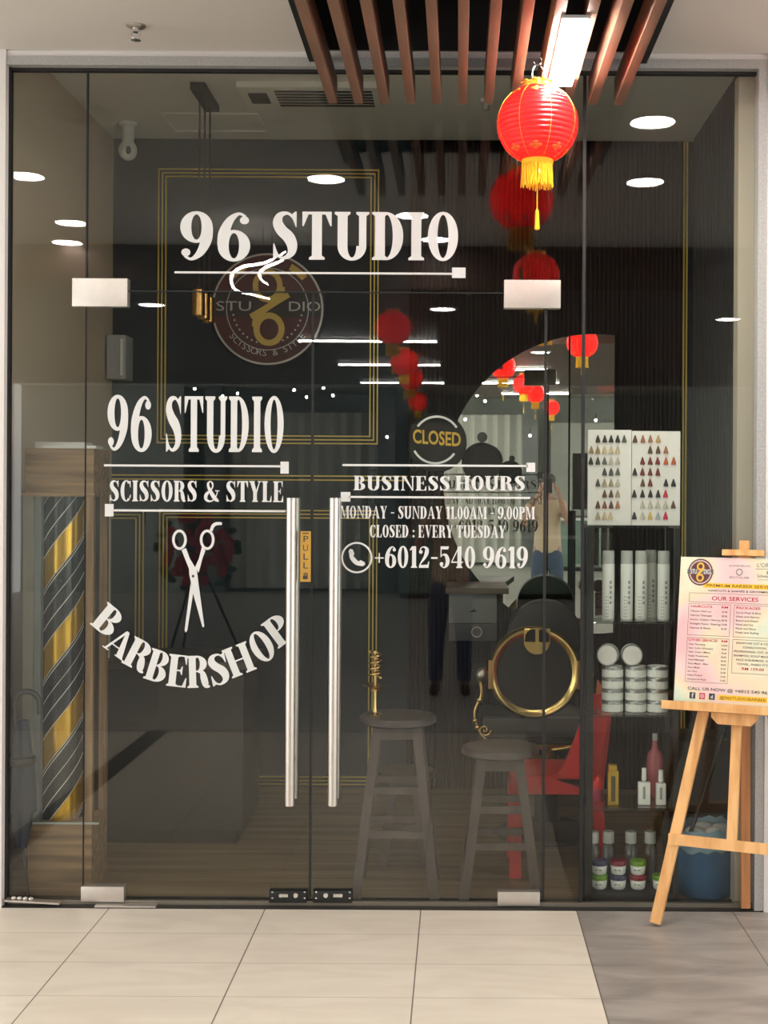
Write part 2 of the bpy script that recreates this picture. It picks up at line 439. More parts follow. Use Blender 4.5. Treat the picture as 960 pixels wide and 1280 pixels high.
g_('&', .82, _stroke([(.72, .52, .05), (.66, .30, .05), (.50, .08, .06), (.28, .02, .09), (.11, .14, .16), (.14, .34, .17), (.32, .52, .09), (.46, .70, .07), (.45, .88, .09), (.34, .97, .06), (.23, .87, .11), (.25, .70, .13), (.40, .42, .19), (.60, .14, .20), (.78, .02, .07)], 80), _r(.60, .5, .82, .5 + t))
_six = _ring(.28, .31, .265, .325, .085, .26) + _stroke([(.10, .32, .18), (.12, .58, .18), (.22, .84, .13), (.36, .965, .06), (.47, .90, .05)], 30) + _disc(.45, .83, .075, .08)
g_('6', .56, _six)
g_('9', .56, _rot180(_six, .28, .5))
g_('1', .38, _stem(.13, top=False), _poly((.13, 1), (.32, 1), (.32, .9), (.03, .80), (.02, .84)))
g_('2', .56, _stroke([(.09, .74, .05), (.13, .90, .05), (.27, .97, .06), (.41, .88, .15), (.41, .70, .19), (.31, .47, .13), (.16, .26, .07), (.06, .08, .05)], 40), _disc(.13, .74, .085, .09), _poly((.04, 0), (.5, 0), (.53, .30), (.505, .30), (.44, .15), (.06, .13)))
g_('4', .60, _stem(.31, top=False), _poly((.42, 1), (.36, 1), (.02, .30), (.07, .30)), _r(.02, .24, .58, .24 + t * 1.3))
g_('5', .54, _poly((.08, .86), (.44, .86), (.48, 1), (.08, 1)), _r(.08, .5, .125, .95), _stroke([(.10, .53, .04), (.20, .61, .06), (.34, .58, .14), (.42, .36, .19), (.38, .14, .15), (.25, .02, .06), (.10, .10, .05)], 36), _disc(.13, .18, .085, .09))
g_('-', .36, _r(.03, .42, .33, .50))
g_('+', .46, _r(.02, .42, .44, .48), _r(.20, .22, .26, .68))
g_(':', .22, _disc(.11, .10, .085), _disc(.11, .52, .085))
g_('.', .18, _disc(.09, .085, .08))

def layers(polys):
    """each piece a hair in front of the one before, so that overlapping vinyl pieces never share a plane"""
    off = 0.0; prev = set()
    for q in polys:
        cur = {(round(p[0], 5), round(p[1], 5)) for p in q}
        off += 6e-6 if len(cur & prev) >= 2 else 4e-5
        prev = cur
        yield q, off
def serif_line(mb, txt, center, width, height, ex=(1, 0, 0), ey=(0, 0, 1), gap=.035, sx=1.0):
    """lay txt out, fit it to width x height, centred at `center` (a world point)"""
    x = 0; polys = []
    for c in txt:
        adv, g = GLY[c]
        for q in g: polys.append([(px + x, py) for px, py in q])
        x += adv + gap
    x -= gap
    c0, ex, ey = Vector(center), Vector(ex), Vector(ey)
    for q, off in layers(polys):
        mb.add([c0 + ex * ((p[0] / x - .5) * width) + ey * ((p[1] - .5) * height) - Vector((0, off % .0012, 0)) for p in q], [list(range(len(q)))])
    return mb
YV = -0.0075   # vinyl sits on the outer face of the glass (front face at y=-0.006)
DV = GD + YV
def vline(mb, txt, u0, u1, v0, v1, gap=.035):
    c = P((u0 + u1) / 2, (v0 + v1) / 2, DV)
    return serif_line(mb, txt, c, (u1 - u0) * DV / F, (v1 - v0) * DV / F, gap=gap)
def vrect(mb, u0, v0, u1, v1):
    c = P((u0 + u1) / 2, (v0 + v1) / 2, DV); w = (u1 - u0) * DV / F / 2; h = (v1 - v0) * DV / F / 2
    return mb.add([c + Vector((-w, 0, -h)), c + Vector((w, 0, -h)), c + Vector((w, 0, h)), c + Vector((-w, 0, h))], [(0, 1, 2, 3)])
def vpolys(mb, polys):
    for q, off in layers(polys): mb.add([P(p[0], p[1], DV - off) for p in q], [list(range(len(q)))])
    return mb
#STRUCTURE
# ================================================================== SETTING: the mall side
HC = 3.295                 # mall ceiling
def D(d): return d - GD    # distance from camera -> world y
XL, XR = -1.745, 1.150     # opening of the shop front
YB = D(-11.0)              # opposite shop front
# floor: beige stone, then grey stone beyond x=.464
fm_b = floor_mat('beige_stone', (0.75, 0.685, 0.575), (0.83, 0.765, 0.65), .303, .5985, -.734, -.03, (0.17, 0.145, 0.12), rough=.32, rj=.6)
fm_g = floor_mat('grey_stone', (0.27, 0.245, 0.22), (0.42, 0.385, 0.345), .303, .5985, 1.062, -.03, (0.11, 0.10, 0.09), rough=.35, rj=.25)
fm_far = floor_mat('pale_grey_stone', (0.44, 0.42, 0.38), (0.54, 0.515, 0.47), .6, 1.197, -.734, -.03, (0.13, 0.12, 0.11), rough=.35)
f = MB()
f.use(fm_b).box(-7, -2.07, -3.75, -.05, -.1, 0).box(-1.93, .464, -3.75, -.05, -.1, 0)
f.use(fm_g).box(.464, 7, -3.75, -.05, -.1, 0)
f.use(mat('dark_stone_band', (0.10, 0.095, 0.09), .35)).box(-2.07, -1.93, -3.75, -.05, -.1, 0).box(-7, 7, -3.79, -3.75, -.1, 0)
f.use(fm_far).box(-7, 7, YB - 1.6, -3.79, -.1, 0)
f.use(M_granite).box(-2.3, 7, -.05, .10, -.1, .004)
struct('floor', f)
# wooden floor inside the shop
fw = grain_mat('shop_floor_wood', (0.17, 0.115, 0.062), (0.31, 0.22, 0.13), 'X', 16, .4, coord='Object', stretch=.07)
def add_planks(m):
    nt = m.node_tree; N = nt.nodes.new; L = nt.links.new; b = nt.nodes['Principled BSDF']
    src = b.inputs['Base Color'].links[0].from_socket
    geo = N('ShaderNodeNewGeometry'); sp = N('ShaderNodeSeparateXYZ'); L(geo.outputs['Position'], sp.inputs[0])
    p = N('ShaderNodeMath'); p.operation = 'PINGPONG'; L(sp.outputs[1], p.inputs[0]); p.inputs[1].default_value = .06
    c = N('ShaderNodeMath'); c.operation = 'LESS_THAN'; L(p.outputs[0], c.inputs[0]); c.inputs[1].default_value = .0022
    mx = N('ShaderNodeMix'); mx.data_type = 'RGBA'; L(c.outputs[0], mx.inputs[0]); L(src, mx.inputs[6]); mx.inputs[7].default_value = (.03, .02, .012, 1)
    L(mx.outputs[2], b.inputs['Base Color'])
add_planks(fw)
ZB = D(7.25)               # back wall of the shop
HS = 3.52                  # shop ceiling
WL = -1.885; WR = 1.27
struct('floor_shop', MB().box(WL - .1, WR + .1, .10, ZB + .1, -.1, .003), fw)
# mall ceiling with the opening for the slat ceiling
SX0, SX1, SY0, SY1 = -.575, .705, D(3.72), D(5.10)
c = MB()
ZT = HC + .12
Y0, Y1 = D(1.2), -.055
c.use(M_white)
c.box(-7, SX0, Y0, Y1, HC, ZT).box(SX1, 7, Y0, Y1, HC, ZT).box(SX0, SX1, Y0, SY0, HC, ZT)
c.box(-7, 7, YB - 1.6, D(-7.5), HC, ZT)
struct('ceiling', c)
c = MB().use(M_timber).box(-7, 7, D(-7.5), Y0 - .05, 3.05, 3.2)
struct('ceiling_timber', c)
struct('beam_timber', MB().box(-7, 7, Y0 - .05, Y0, 3.0, ZT), M_timber)
# dark lined recess above the slats
rc = MB().use(M_black)
rc.box(SX0 - .02, SX0, SY0, SY1, HC, 3.75).box(SX1, SX1 + .02, SY0, SY1, HC, 3.75).box(SX0, SX1, SY0 - .02, SY0, HC, 3.75)
rc.box(SX0 - .02, SX1 + .02, SY0 - .02, SY1, 3.75, 3.78).box(SX0 - .02, SX1 + .02, SY1, SY1 + .012, HC, 3.75)
struct('ceiling_recess', rc)
# side board of the recess that shows as a dark edge
struct('trim_1', MB().box(SX0, SX0 + .055, SY0, D(5.06), 3.235, HC).box(SX1 - .05, SX1, SY0, D(5.06), 3.235, HC), M_black)
# front wall around the glass: white pillars and the strip over the glass
w = MB().use(M_pillar)
w.box(-7, XL, -.055, .03, 0, HC).box(XR + .03, 7, -.055, .03, 0, HC)
w.box(XL, XR + .03, -.045, .03, 3.272, HC)
w.box(-7, 7, -.05, .03, HC + .001, 3.8)
struct('wall_front', w)
struct('trim_2', MB().box(XL, XR + .03, -.05, .02, 3.238, 3.272), M_galv)
struct('trim_3', MB().box(XL, XR, -.012, .012, 3.226, 3.238).box(XL - .001, XL + .008, -.02, .012, 0, 3.238), M_rub)
struct('trim_4', MB().box(XR - .005, XR + .03, -.05, .02, 0, 3.238), M_galv)
struct('trim_5', MB().box(1.085, XR + .01, .03, .11, 0, 3.238), mat('cream_jamb', (0.50, 0.45, 0.37), .6))
struct('trim_6', MB().box(XL, XR, -.012, .012, .004, .020), mat('bottom_channel', (0.30, 0.27, 0.22), .35, .7))

# shop shell
struct('wall_back', MB().box(WL - .1, WR + .1, ZB, ZB + .1, 0, HS), M_wall)
struct('wall_left', MB().box(WL - .1, WL, .03, ZB, 0, HS), M_beige)
rw = MB().use(M_greyflute).box(WR, WR + .1, .03, ZB, 0, HS)
for k in range(34): rw.box(WR - .012, WR, .13 + k * .056, .13 + k * .056 + .036, .0, HS)
struct('wall_right', rw)
struct('ceiling_shop', MB().box(WL - .1, WR + .1, .03, ZB, HS, HS + .1).box(WL, WR, .03, .1, 3.272, HS), M_iceil)

# ------------------------------------------------------------------ glass front: transom, side panes, doors
GX0, GX1 = -.006, .006
dl, dm, dr, se = PX(107, GD), PX(390, GD), PX(682, GD), PX(728, GD)
ZTOP, ZDOOR, ZBOT = 3.226, PZ(367, GD), .020
def pane(x0, x1, z0, z1): return MB().box(x0, x1, GX0, GX1, z0, z1)
w1 = struct('window_1', pane(XL + .008, dl - .003, ZBOT, ZTOP), M_glass, 'tall narrow tinted glass pane in front of the barber pole')
w2 = MB().prism([(dl + .003, ZDOOR + .004), (dr + .003, ZDOOR + .004), (dr + .003, ZBOT), (se - .004, ZBOT), (se - .004, ZTOP), (dl + .003, ZTOP)], .012, (0, GX0, 0))
w2 = struct('window_2', w2, M_glass, 'tinted glass transom over the doors carrying large white studio lettering')
w3 = struct('window_3', pane(se + .004, XR - .004, ZBOT, ZTOP), M_glass, 'tall tinted glass pane in front of the product rack')
struct('trim_7', MB().box(dl - .003, dl + .003, -.007, .007, ZDOOR, ZTOP).box(dl - .0025, dl - .0005, -.007, .007, ZBOT, ZDOOR).box(se - .005, se + .007, -.009, .012, ZBOT, ZTOP), M_rub)
struct('trim_8', MB().box(dl + .003, dr + .003, -.0065, .0065, ZDOOR, ZDOOR + .0045), M_rub)
d1 = struct('door_1', pane(dl + .002, dm - .002, .028, ZDOOR - .003), M_glass, 'tinted glass door leaf with white scissors and barbershop lettering')
d2 = struct('door_2', pane(dm + .003, dr - .002, .028, ZDOOR - .003), M_glass, 'tinted glass door leaf with white business hours lettering')
MB().box(dm - .005, dm + .006, -.003, .003, .03, ZDOOR - .003).build('brush_seal', M_rub, d1, 0)
MB().box(dr - .008, dr + .003, -.0065, .0065, .03, ZDOOR).build('edge_seal', M_rub, d2, 0)
# patch fittings
def patch(par, name, u0, u1, v0, v1, m=M_steel2):
    a, b = P(u0, v1, GD - .02), P(u1, v0, GD - .02)
    q = MB().rbox(a.x, b.x, -.022, .022, a.z, b.z, .003)
    return q.build(name, m, par, 30)
patch(d1, 'hinge_plate', 90, 159.5, 348, 383); patch(d2, 'hinge_plate', 630, 701, 350, 385)
patch(d1, 'pivot_plate', 101, 155, 1108.5, 1127); patch(d2, 'pivot_plate', 622, 675, 1115, 1132)
for par, u0, u1 in ((d1, 336, 383.5), (d2, 391, 440)):
    lk = patch(par, 'lock_case', u0, u1, 1114, 1128.5, M_black)
    sgn = 1 if par is d1 else -1
    um = (u0 + u1) / 2
    q = MB()
    for uu, vv, rr in ((um - sgn * 10, 1121.5, .0085), (um + sgn * 9, 1121.5, .0105)):
        p = P(uu, vv, GD - .045); q.lathe([(rr, -.003), (rr * .8, -.006), (.001, -.006)], (p.x, -.022, p.z), 16, 'Y')
    p = P(um - sgn * 4.5, 1121.5, GD - .045); q.box(p.x - .012, p.x + .012, -.026, -.022, p.z - .006, p.z + .006)
    q.build('keyhole_cover', M_chrome, lk, 30)
    q = MB()
    for uu in (u0 + 3.5, u1 - 3.5):
        for vv in (1117.5, 1125):
            p = P(uu, vv, GD - .045); q.ell((p.x, -.0225, p.z), .004, .002, .004, 10, 6)
    q.build('screw', M_chrome, lk, 30)
# pull bars, outside and inside
for par, u in ((d1, 363.5), (d2, 417)):
    a, b = P(u, 1007, GD - .06), P(u, 622, GD - .06)
    xx = (a.x + b.x) / 2
    q = MB().lathe([(.0165, a.z), (.0185, a.z + .002), (.0185, b.z - .002), (.0165, b.z)], (xx, -.066, 0), 24)
    h = q.build('pull_handle', M_steel, par, 30)
    q = MB()
    for zz in (a.z + .16, b.z - .16): q.cyl((xx, -.05, zz), (xx, .05, zz), .009, n=14)
    q.build('standoff', M_steel, h, 30)
    q = MB().lathe([(.0165, a.z), (.0185, a.z + .002), (.0185, b.z - .002), (.0165, b.z)], (xx, .066, 0), 24)
    q.build('inner_handle', M_steel, h, 30)
# PULL sticker
a, b = P(375.5, 727, GD), P(389, 664, GD)
ps = MB().box(a.x, b.x, -.0075, -.0062, a.z, b.z).build('pull_sign', mat('gold_sticker', (0.80, 0.47, 0.10), .35, .4), d1, 0)
tag(ps, 'small gold sign with dark vertical letters')
q = MB()
xc = (a.x + b.x) / 2
for k, ch in enumerate('PULL'):
    flat_text(q, ch, .024, (xc, -.0082, b.z - .042 - k * .034), (1, 0, 0), (0, 0, 1), width=.019)
for k in range(3): q.box(xc - .007 + k * .006, xc - .003 + k * .006, -.0082, -.008, a.z + .022, a.z + .034 + .003 * (k == 1))
q.box(xc - .010, xc + .009, -.0082, -.008, a.z + .010, a.z + .022)
q.box(xc - .012, xc + .012, -.0082, -.008, b.z - .010, b.z - .006)
q.build('lettering', M_ink, ps, 0)

# ------------------------------------------------------------------ white vinyl lettering
q = vline(MB(), '96', 224, 314, 265, 326, .05); vline(q, 'STUDIO', 339, 574, 265, 325)
q.build('studio_lettering', M_vinyl, w2, 0)
q = vrect(MB(), 218, 340, 566, 342.6); vrect(q, 565, 334.5, 582, 347.5); q.build('ruled_line', M_vinyl, w2, 0)
q = vline(MB(), '96', 133.5, 190.5, 494.5, 564, .05); vline(q, 'STUDIO', 206, 355.5, 495.5, 565)
q.build('studio_lettering', M_vinyl, d1, 0)
q = vrect(MB(), 130, 581, 351, 583.6); vrect(q, 350.5, 577, 361, 592)
vrect(q, 141, 637.2, 357, 639.8); vrect(q, 131, 630, 142, 645.5); q.build('ruled_line', M_vinyl, d1, 0)
q = vline(MB(), 'SCISSORS & STYLE', 136.5, 355, 601, 627); q.build('style_lettering', M_vinyl, d1, 0)
def cpx(x, y): return (110 + x * .27083, 640 + y * .27083)   # enlarged detail -> photo pixels
q = MB()
for ch, x, y, a, wd, hh in (('B', 95, 502, 39, 120, 132), ('A', 149, 604, 36, 118, 124), ('R', 237, 660, 27, 120, 138), ('B', 325, 712, 17, 106, 146),
                            ('E', 416, 733, 6, 98, 148), ('R', 512, 737, -2, 112, 148), ('S', 604, 726, -12, 98, 146), ('H', 698, 682, -22, 124, 138),
                            ('O', 802, 620, -31, 104, 146), ('P', 880, 545, -37, 108, 138)):
    u, v = cpx(x, y); c0 = P(u, v, DV); k = .27083 * DV / F; an = R_(-a)
    serif_line(q, ch, c0, wd * k, hh * k, (cos(an), 0, sin(an)), (-sin(an), 0, cos(an)))
q.build('barbershop_lettering', M_vinyl, d1, 0)
# scissors
q = MB()
def cp(polys): vpolys(q, [[cpx(*p) for p in g] for g in polys])
cp(_ring(422, 128, 34, 47, 22, 35)); cp([[(x, y) for x, y in g] for g in _ring(550, 128, 34, 47, 22, 35)])
cp(_stroke([(568, 88, 13), (576, 66, 15), (590, 55, 15), (614, 53, 13)], 16)); cp(_disc(612, 54, 7))
cp([[(432, 176), (452, 166), (470, 215), (502, 268), (506, 300), (537, 528), (529, 533), (486, 380), (468, 290), (466, 262)]])
cp([[(542, 178), (526, 160), (512, 215), (494, 255), (510, 280), (516, 262), (528, 215)]])
cp([[(474, 328), (486, 372), (458, 548), (450, 556), (446, 545)]])
q.build('scissors_emblem', M_vinyl, d1, 0)
q = MB()
for g in _disc(485, 296, 6, 7): q.add([P(*cpx(*p), DV - .001) for p in g], [list(range(len(g)))])
q.build('scissors_pivot', M_ink, d1, 0)

q = vrect(MB(), 428, 580.6, 660, 583.2); vrect(q, 658, 578.5, 669, 590); vrect(q, 436, 620.5, 663, 623); vrect(q, 426, 615, 438, 627)
q.build('ruled_line', M_vinyl, d2, 0)
q = vline(MB(), 'BUSINESS', 442, 563, 595, 613); vline(q, 'HOURS', 569, 657, 595, 613); q.build('hours_lettering', M_vinyl, d2, 0)
q = vline(MB(), 'MONDAY - SUNDAY 11.00AM - 9.00PM', 425, 668.5, 633, 648.5)
vline(q, 'CLOSED : EVERY TUESDAY', 462, 632, 656.5, 672); q.build('days_lettering', M_vinyl, d2, 0)
q = vline(MB(), '+6012-540 9619', 468, 660, 683, 710); q.build('phone_lettering', M_vinyl, d2, 0)
q = MB()
vpolys(q, _ring(446, 697, 19.5, 19.5, 17.3, 17.3, n=40))
vpolys(q, _stroke([(438, 690, 3), (440, 697, 5.4), (446, 703.5, 5.6), (453.5, 706, 3)], 16))
vpolys(q, [[(435.5, 689.5), (437.5, 686), (441, 687), (443, 692.5), (440.5, 695.5), (437.5, 694.5)], [(447.5, 702.5), (450.5, 700), (456, 702.8), (456.5, 705.8), (453, 708), (448, 706)]])
q.build('phone_icon', M_vinyl, d2, 0)
#CEILING THINGS
# ================================================================== slat ceiling, lights, lanterns
SZ = 3.075
base = None
for k in range(12):
    xx = -.484 + .0984 * k
    side = ('at the dark border board', 'second from the dark border board', 'third from the dark border board', 'fourth from the dark border board',
            'fifth from the dark border board', 'sixth from the dark border board', 'seventh from the dark border board, before the lantern',
            'directly before the big lantern', 'glowing orange beside the lamp', 'close beside the lit lamp, beyond it', 'second last of the slat row', 'last of the slat row, beside the bare white ceiling')[k]
    if base is None:
        base = MB().rbox(-.017, .017, SY0 + .01, D(5.05), SZ, SZ + .10, .002).build('ceiling_slat', M_slat, smooth=30)
        o = base
    else:
        o = dup(base)
    o.location = (xx, 0, 0)
    tag(o, 'brown wooden ceiling slat, ' + side, 'ceiling slat', 'ceiling slats over the shop front')
# linear lamp between the slats
LX = .354
root = thing('linear_lamp', (LX, D(4.43), SZ - .01), 'bright white linear lamp glowing between the ceiling slats beside the big lantern', 'lamp')
MB().rbox(LX - .044, LX + .044, D(4.10), D(4.76), SZ - .012, SZ + .0, .004).build('lamp_housing', M_lightgrey, root, 30)
MB().rbox(LX - .041, LX + .041, D(4.13), D(4.73), SZ - .03, SZ - .012, .006).build('lamp_diffuser', E_tube, root, 30)

DL = None
def downlight(x, d, z, label):
    global DL
    y = D(d)
    if DL is None:
        root = thing('downlight', (x, y, z), label, 'ceiling light', 'round downlights in the mall ceiling')
        MB().lathe([(.118, z), (.118, z - .006), (.104, z - .012), (.100, z - .012), (.100, z - .002)], (x, y, 0), 32, caps=False).build('trim_ring', M_pillar, root, 40)
        MB().lathe([(.100, z - .008), (.06, z - .010), (.001, z - .0105)], (x, y, 0), 32).build('diffuser', E_down, root, 40)
        DL = root
    else:
        root = dup(DL, loc=(x, y, z)); root['label'] = label
for x, d, lab in ((.87, 4.30, 'round downlight in the white ceiling just outside the product rack pane'), (1.0, 3.14, 'round downlight mirrored below the first one over the product rack'),
               (-.72, 3.17, 'round downlight mirrored on the gold wall frame'), (-2.33, 3.2, 'round downlight mirrored high on the narrow barber pole pane'),
               (-2.44, 1.96, 'round downlight mirrored on the seam beside the camera dome wall'), (-2.66, 1.30, 'round downlight mirrored lowest on the narrow pane'),
               (-.29, 2.24, 'round downlight mirrored above the letter T of the transom'), (-.16, 1.48, 'round downlight mirrored across the last letters of the transom'),
               (2.4, 3.2, 'round downlight over the grey stone floor, nearest the shop'), (2.5, 1.6, 'round downlight over the grey stone floor beside the timber beam')):
    downlight(x, d, HC, lab)
for x, d, lab in ((-2.12, 1.05, 'round downlight in the timber ceiling, first behind the beam'), (-2.37, .06, 'round downlight in the timber ceiling, second behind the beam'),
               (-.13, -.1, 'round downlight in the timber ceiling above the photographer'), (2.2, -.6, 'round downlight in the timber ceiling over the grey floor')):
    downlight(x, d, 3.05, lab)
for x, d, lab in ((-3.4, -8.4, 'round downlight before the opposite shop, first of its row'), (-2.0, -8.4, 'round downlight before the opposite shop, above the flower stand'), (-.6, -8.4, 'round downlight before the opposite shop, middle of its row'),
                  (.9, -8.4, 'round downlight before the opposite shop, fourth of its row'), (2.4, -8.4, 'round downlight before the opposite shop, end of its row')):
    downlight(x, d, HC, lab)
# small spot lights of the opposite shop
SP = None
for x, z, lab in ((-4.09, 3.20, 'small spot light over the opposite shop, by the dark wall'), (-3.66, 3.09, 'small spot light over the opposite shop, lower one by the pilaster'), (-3.43, 3.13, 'small spot light over the opposite shop, just past the pilaster'),
                  (-2.55, 3.19, 'small spot light over the curtain, first one'), (-2.36, 3.08, 'small spot light over the curtain, lowest one'), (-2.10, 3.22, 'small spot light over the curtain, highest one'), (-1.95, 3.11, 'small spot light over the end of the curtain'),
                  (-1.11, 2.47, 'bright spot light low on the pilaster before the counter'), (.1, 2.75, 'bright spot light above the green glass counter')):
    y = D(-10.3)
    if SP is None:
        SP = root = thing('spot_light', (x, y, z), lab, 'spot light', 'spot lights of the opposite shop')
        MB().lathe([(.018, -.07), (.027, -.065), (.029, .0), (.026, .0), (.024, -.012)], (x, y, z), 20, 'Y', caps=False).cyl((x, y - .05, z + .04), (x, y - .05, z + .12), .008, n=8).build('spot_housing', M_black, root, 40)
        MB().lathe([(.024, -.006), (.014, -.002), (.001, -.001)], (x, y, z), 20, 'Y').build('spot_lens', E_down, root, 40)
    else:
        root = dup(SP, loc=(x, y, z)); root['label'] = lab
# linear lights in the timber ceiling
LS = None
for x0, x1, d, lab in ((-1.52, -.20, -2.2, 'long white strip light in the timber ceiling, nearest row'), (-1.35, -.20, -4.5, 'long white strip light in the timber ceiling, middle row'),
                  (-1.28, -.18, -6.9, 'long white strip light in the timber ceiling, deepest row')):
    y = D(d); cx = (x0 + x1) / 2
    root = thing('strip_light', (cx, y, 3.05), lab, 'strip light', 'strip lights in the timber ceiling')
    MB().box(x0, x1, y - .03, y + .03, 3.035, 3.05).build('lamp_housing', M_lightgrey, root, 0)
    MB().rbox(x0 + .01, x1 - .01, y - .024, y + .024, 3.02, 3.035, .004).build('lamp_diffuser', E_led, root, 30)
# round ceiling air diffusers of the mall
for x, d, lab in ((-1.70, 4.38, 'round white air diffuser mirrored near the corner of the narrow pane'), (-.77, 4.38, 'round white air diffuser mirrored under the air conditioner')):
    y = D(d); q = MB()
    for r0, dz in ((.15, .0), (.115, .010), (.08, .02), (.045, .03)):
        q.lathe([(r0, HC - .001 - dz * .3), (r0, HC - .012 - dz * .3), (r0 - .022, HC - .018 - dz * .3), (r0 - .026, HC - .006)], (x, y, 0), 32, caps=False)
    tag(q.build('air_diffuser', M_white, loc=(x, y, HC)), lab, 'air vent', 'round air diffusers')
# curled LED ribbon pendant (mirrored in the transom)
def cpx2(x, y): return (210 + x * .3958, 250 + y * .3958)
root_pts = [(372, 162), (345, 180), (300, 200), (240, 210), (208, 230), (200, 258), (215, 285), (262, 298), (320, 312)]
pts2 = [(378, 180), (350, 196), (310, 212), (290, 232), (296, 252), (317, 268)]
Dm = 8.5
def mp(p):
    u, v = cpx2(*p); w = P(u, v, Dm); return Vector((w.x, D(2 * GD - Dm) + .0, w.z))
def smooth_path(pts, n):
    return [Vector(_cr([tuple(p) for p in pts], (len(pts) - 1) * k / n)) for k in range(n + 1)]
A = smooth_path([mp(p) for p in root_pts], 40); B = smooth_path([mp(p) for p in pts2], 26)
root = thing('ribbon_pendant', (A[0].x, A[0].y, HC), 'curled glowing ribbon pendant lamp mirrored over the round studio sign', 'pendant lamp')
MB().tube(A, [.004 + .005 * sin(pi * i / 40) for i in range(41)], 8).tube(B, [.003 + .006 * sin(pi * i / 26) for i in range(27)], 8).build('light_ribbon', E_led, root, 40)
MB().cyl((A[10].x, A[10].y, A[10].z), (A[10].x, A[10].y, HC), .0025, n=6).cyl((B[8].x, B[8].y, B[8].z), (B[8].x, B[8].y, HC), .0025, n=6).cyl((A[3].x, A[3].y, HC - .02), (A[3].x, A[3].y, HC), .05, n=20).build('suspension_wire', M_black, root, 40)

# ---- lanterns
LR = .14
lan_parts = None
def lantern_parts(root):
    c = root.location
    # ribbed silk body
    n = 48; prof = []
    steps = 190
    for k in range(steps + 1):
        a = -pi / 2 + pi * k / steps
        a = max(-1.17, min(1.17, a))
        zz = sin(a) * LR * .965; rr = cos(a) * LR
        rib = .0042 * abs(sin(a * 24.0)) if abs(a) < 1.17 else 0
        prof.append((rr - .0042 + rib, zz))
    q = MB().lathe([(r, z) for r, z in prof], c, n, caps=False)
    body = q.build('lantern_body', M_lantern, root, 60)
    q = MB()
    for k in range(8):
        an = 2 * pi * (k + .35) / 8
        pts = []
        for j in range(17):
            a = -1.1 + 2.2 * j / 16
            pts.append(c + Vector((cos(a) * (LR + .001) * cos(an), cos(a) * (LR + .001) * sin(an), sin(a) * LR * .965)))
        q.tube(pts, .0008, 5)
    q.build('wire_rib', M_lgold, body, 60)
    for k in range(8):
        an = 2 * pi * (k + .85) / 8
        for a, r in ((.80, .019), (-.78, .022)):
            q = MB()
            for (ox, oy, rr) in ((0, 0, .55), (.62, 0, .42), (-.62, 0, .42), (0, .5, .4), (0, -.5, .4)):
                aa = a + oy * r / LR; ann = an + ox * r / LR / cos(a)
                p = c + Vector((cos(aa) * LR * 1.004 * cos(ann), cos(aa) * LR * 1.004 * sin(ann), sin(aa) * LR * .97))
                e = MB().ell((0, 0, 0), r * rr, r * rr * .7, .0022, 10, 6)
                nrm = (p - c).normalized(); tz = Vector((0, 0, 1)); ex = tz.cross(nrm).normalized(); ey = nrm.cross(ex)
                q.add([p + v.x * ex + v.y * ey + v.z * nrm for v in e.v], e.f)
            q.build('gold_flower', mat('lantern_orange', (0.80, 0.12, 0.02), .4), body, 60)
    zt = LR * .965 * sin(1.17)
    q = MB().lathe([(.053, zt - .004), (.056, zt + .004), (.052, zt + .010), (.054, zt + .016), (.046, zt + .018), (.044, zt)], c, 32, caps=False)
    for k in range(10):
        an = 2 * pi * k / 10
        q.ell(c + Vector((.052 * cos(an), .052 * sin(an), zt + .018)), .008, .008, .005, 8, 6)
    q.box(c.x - .05, c.x + .05, c.y - .002, c.y + .002, c.z + zt + .006, c.z + zt + .012)
    q.box(c.x - .004, c.x + .004, c.y - .05, c.y + .05, c.z + zt + .006, c.z + zt + .012)
    q.box(c.x - .005, c.x + .005, c.y - .058, c.y - .05, c.z + zt - .012, c.z + zt + .02)
    q.build('top_ring', M_lgold, root, 40)
    q = MB().lathe([(.001, .045), (.016, .04), (.027, .02), (.030, -.005), (.022, -.028), (.001, -.038)], c, 20)
    q.build('bulb', E_bulb, root, 60)
    zb = -zt
    q = MB(); rnd = random.Random(3)
    q.lathe([(.053, zb + .004), (.055, zb - .004), (.053, zb - .014), (.049, zb - .014)], c, 32, caps=False)
    for k in range(84):
        an = 2 * pi * k / 84 + rnd.uniform(-.02, .02); r0 = .050 + rnd.uniform(-.003, .002)
        p0 = c + Vector((r0 * cos(an), r0 * sin(an), zb - .008))
        ln = .078 + rnd.uniform(-.008, .010)
        p1 = p0 + Vector((rnd.uniform(-.004, .004), rnd.uniform(-.004, .004), -ln * .5)); p2 = p0 + Vector((rnd.uniform(-.006, .006), rnd.uniform(-.006, .006), -ln))
        q.tube([p0, p1, p2], .0021, 5)
    q.build('fringe', M_fringe, root, 60)
    q = MB().cyl(c + Vector((0, 0, zb)), c + Vector((0, 0, zb - .175)), .0022, n=6)
    q.lathe([(.001, zb - .166), (.006, zb - .172), (.007, zb - .188), (.0090, zb - .236), (.001, zb - .240)], c, 10)
    q.build('centre_tassel', M_fringe, root, 50)
LP = [(.265, 4.58, 2.87, SZ, 'large red silk lantern with yellow fringe hanging outside before the glass'),
      (.445, 2.57, 2.87, HC, 'red silk lantern hanging from the white mall ceiling, behind the slat ceiling'),
      (-.51, .11, 2.87, 3.05, 'red silk lantern hanging beside the photographer under the timber ceiling'),
      (-.53, -2.57, 2.87, 3.05, 'red silk lantern under the nearest strip light row'),
      (-.53, -4.36, 2.87, 3.05, 'red silk lantern under the middle strip light row'),
      (-.57, -8.2, 2.87, HC, 'red silk lantern nearest the opposite shop front')]
first = None
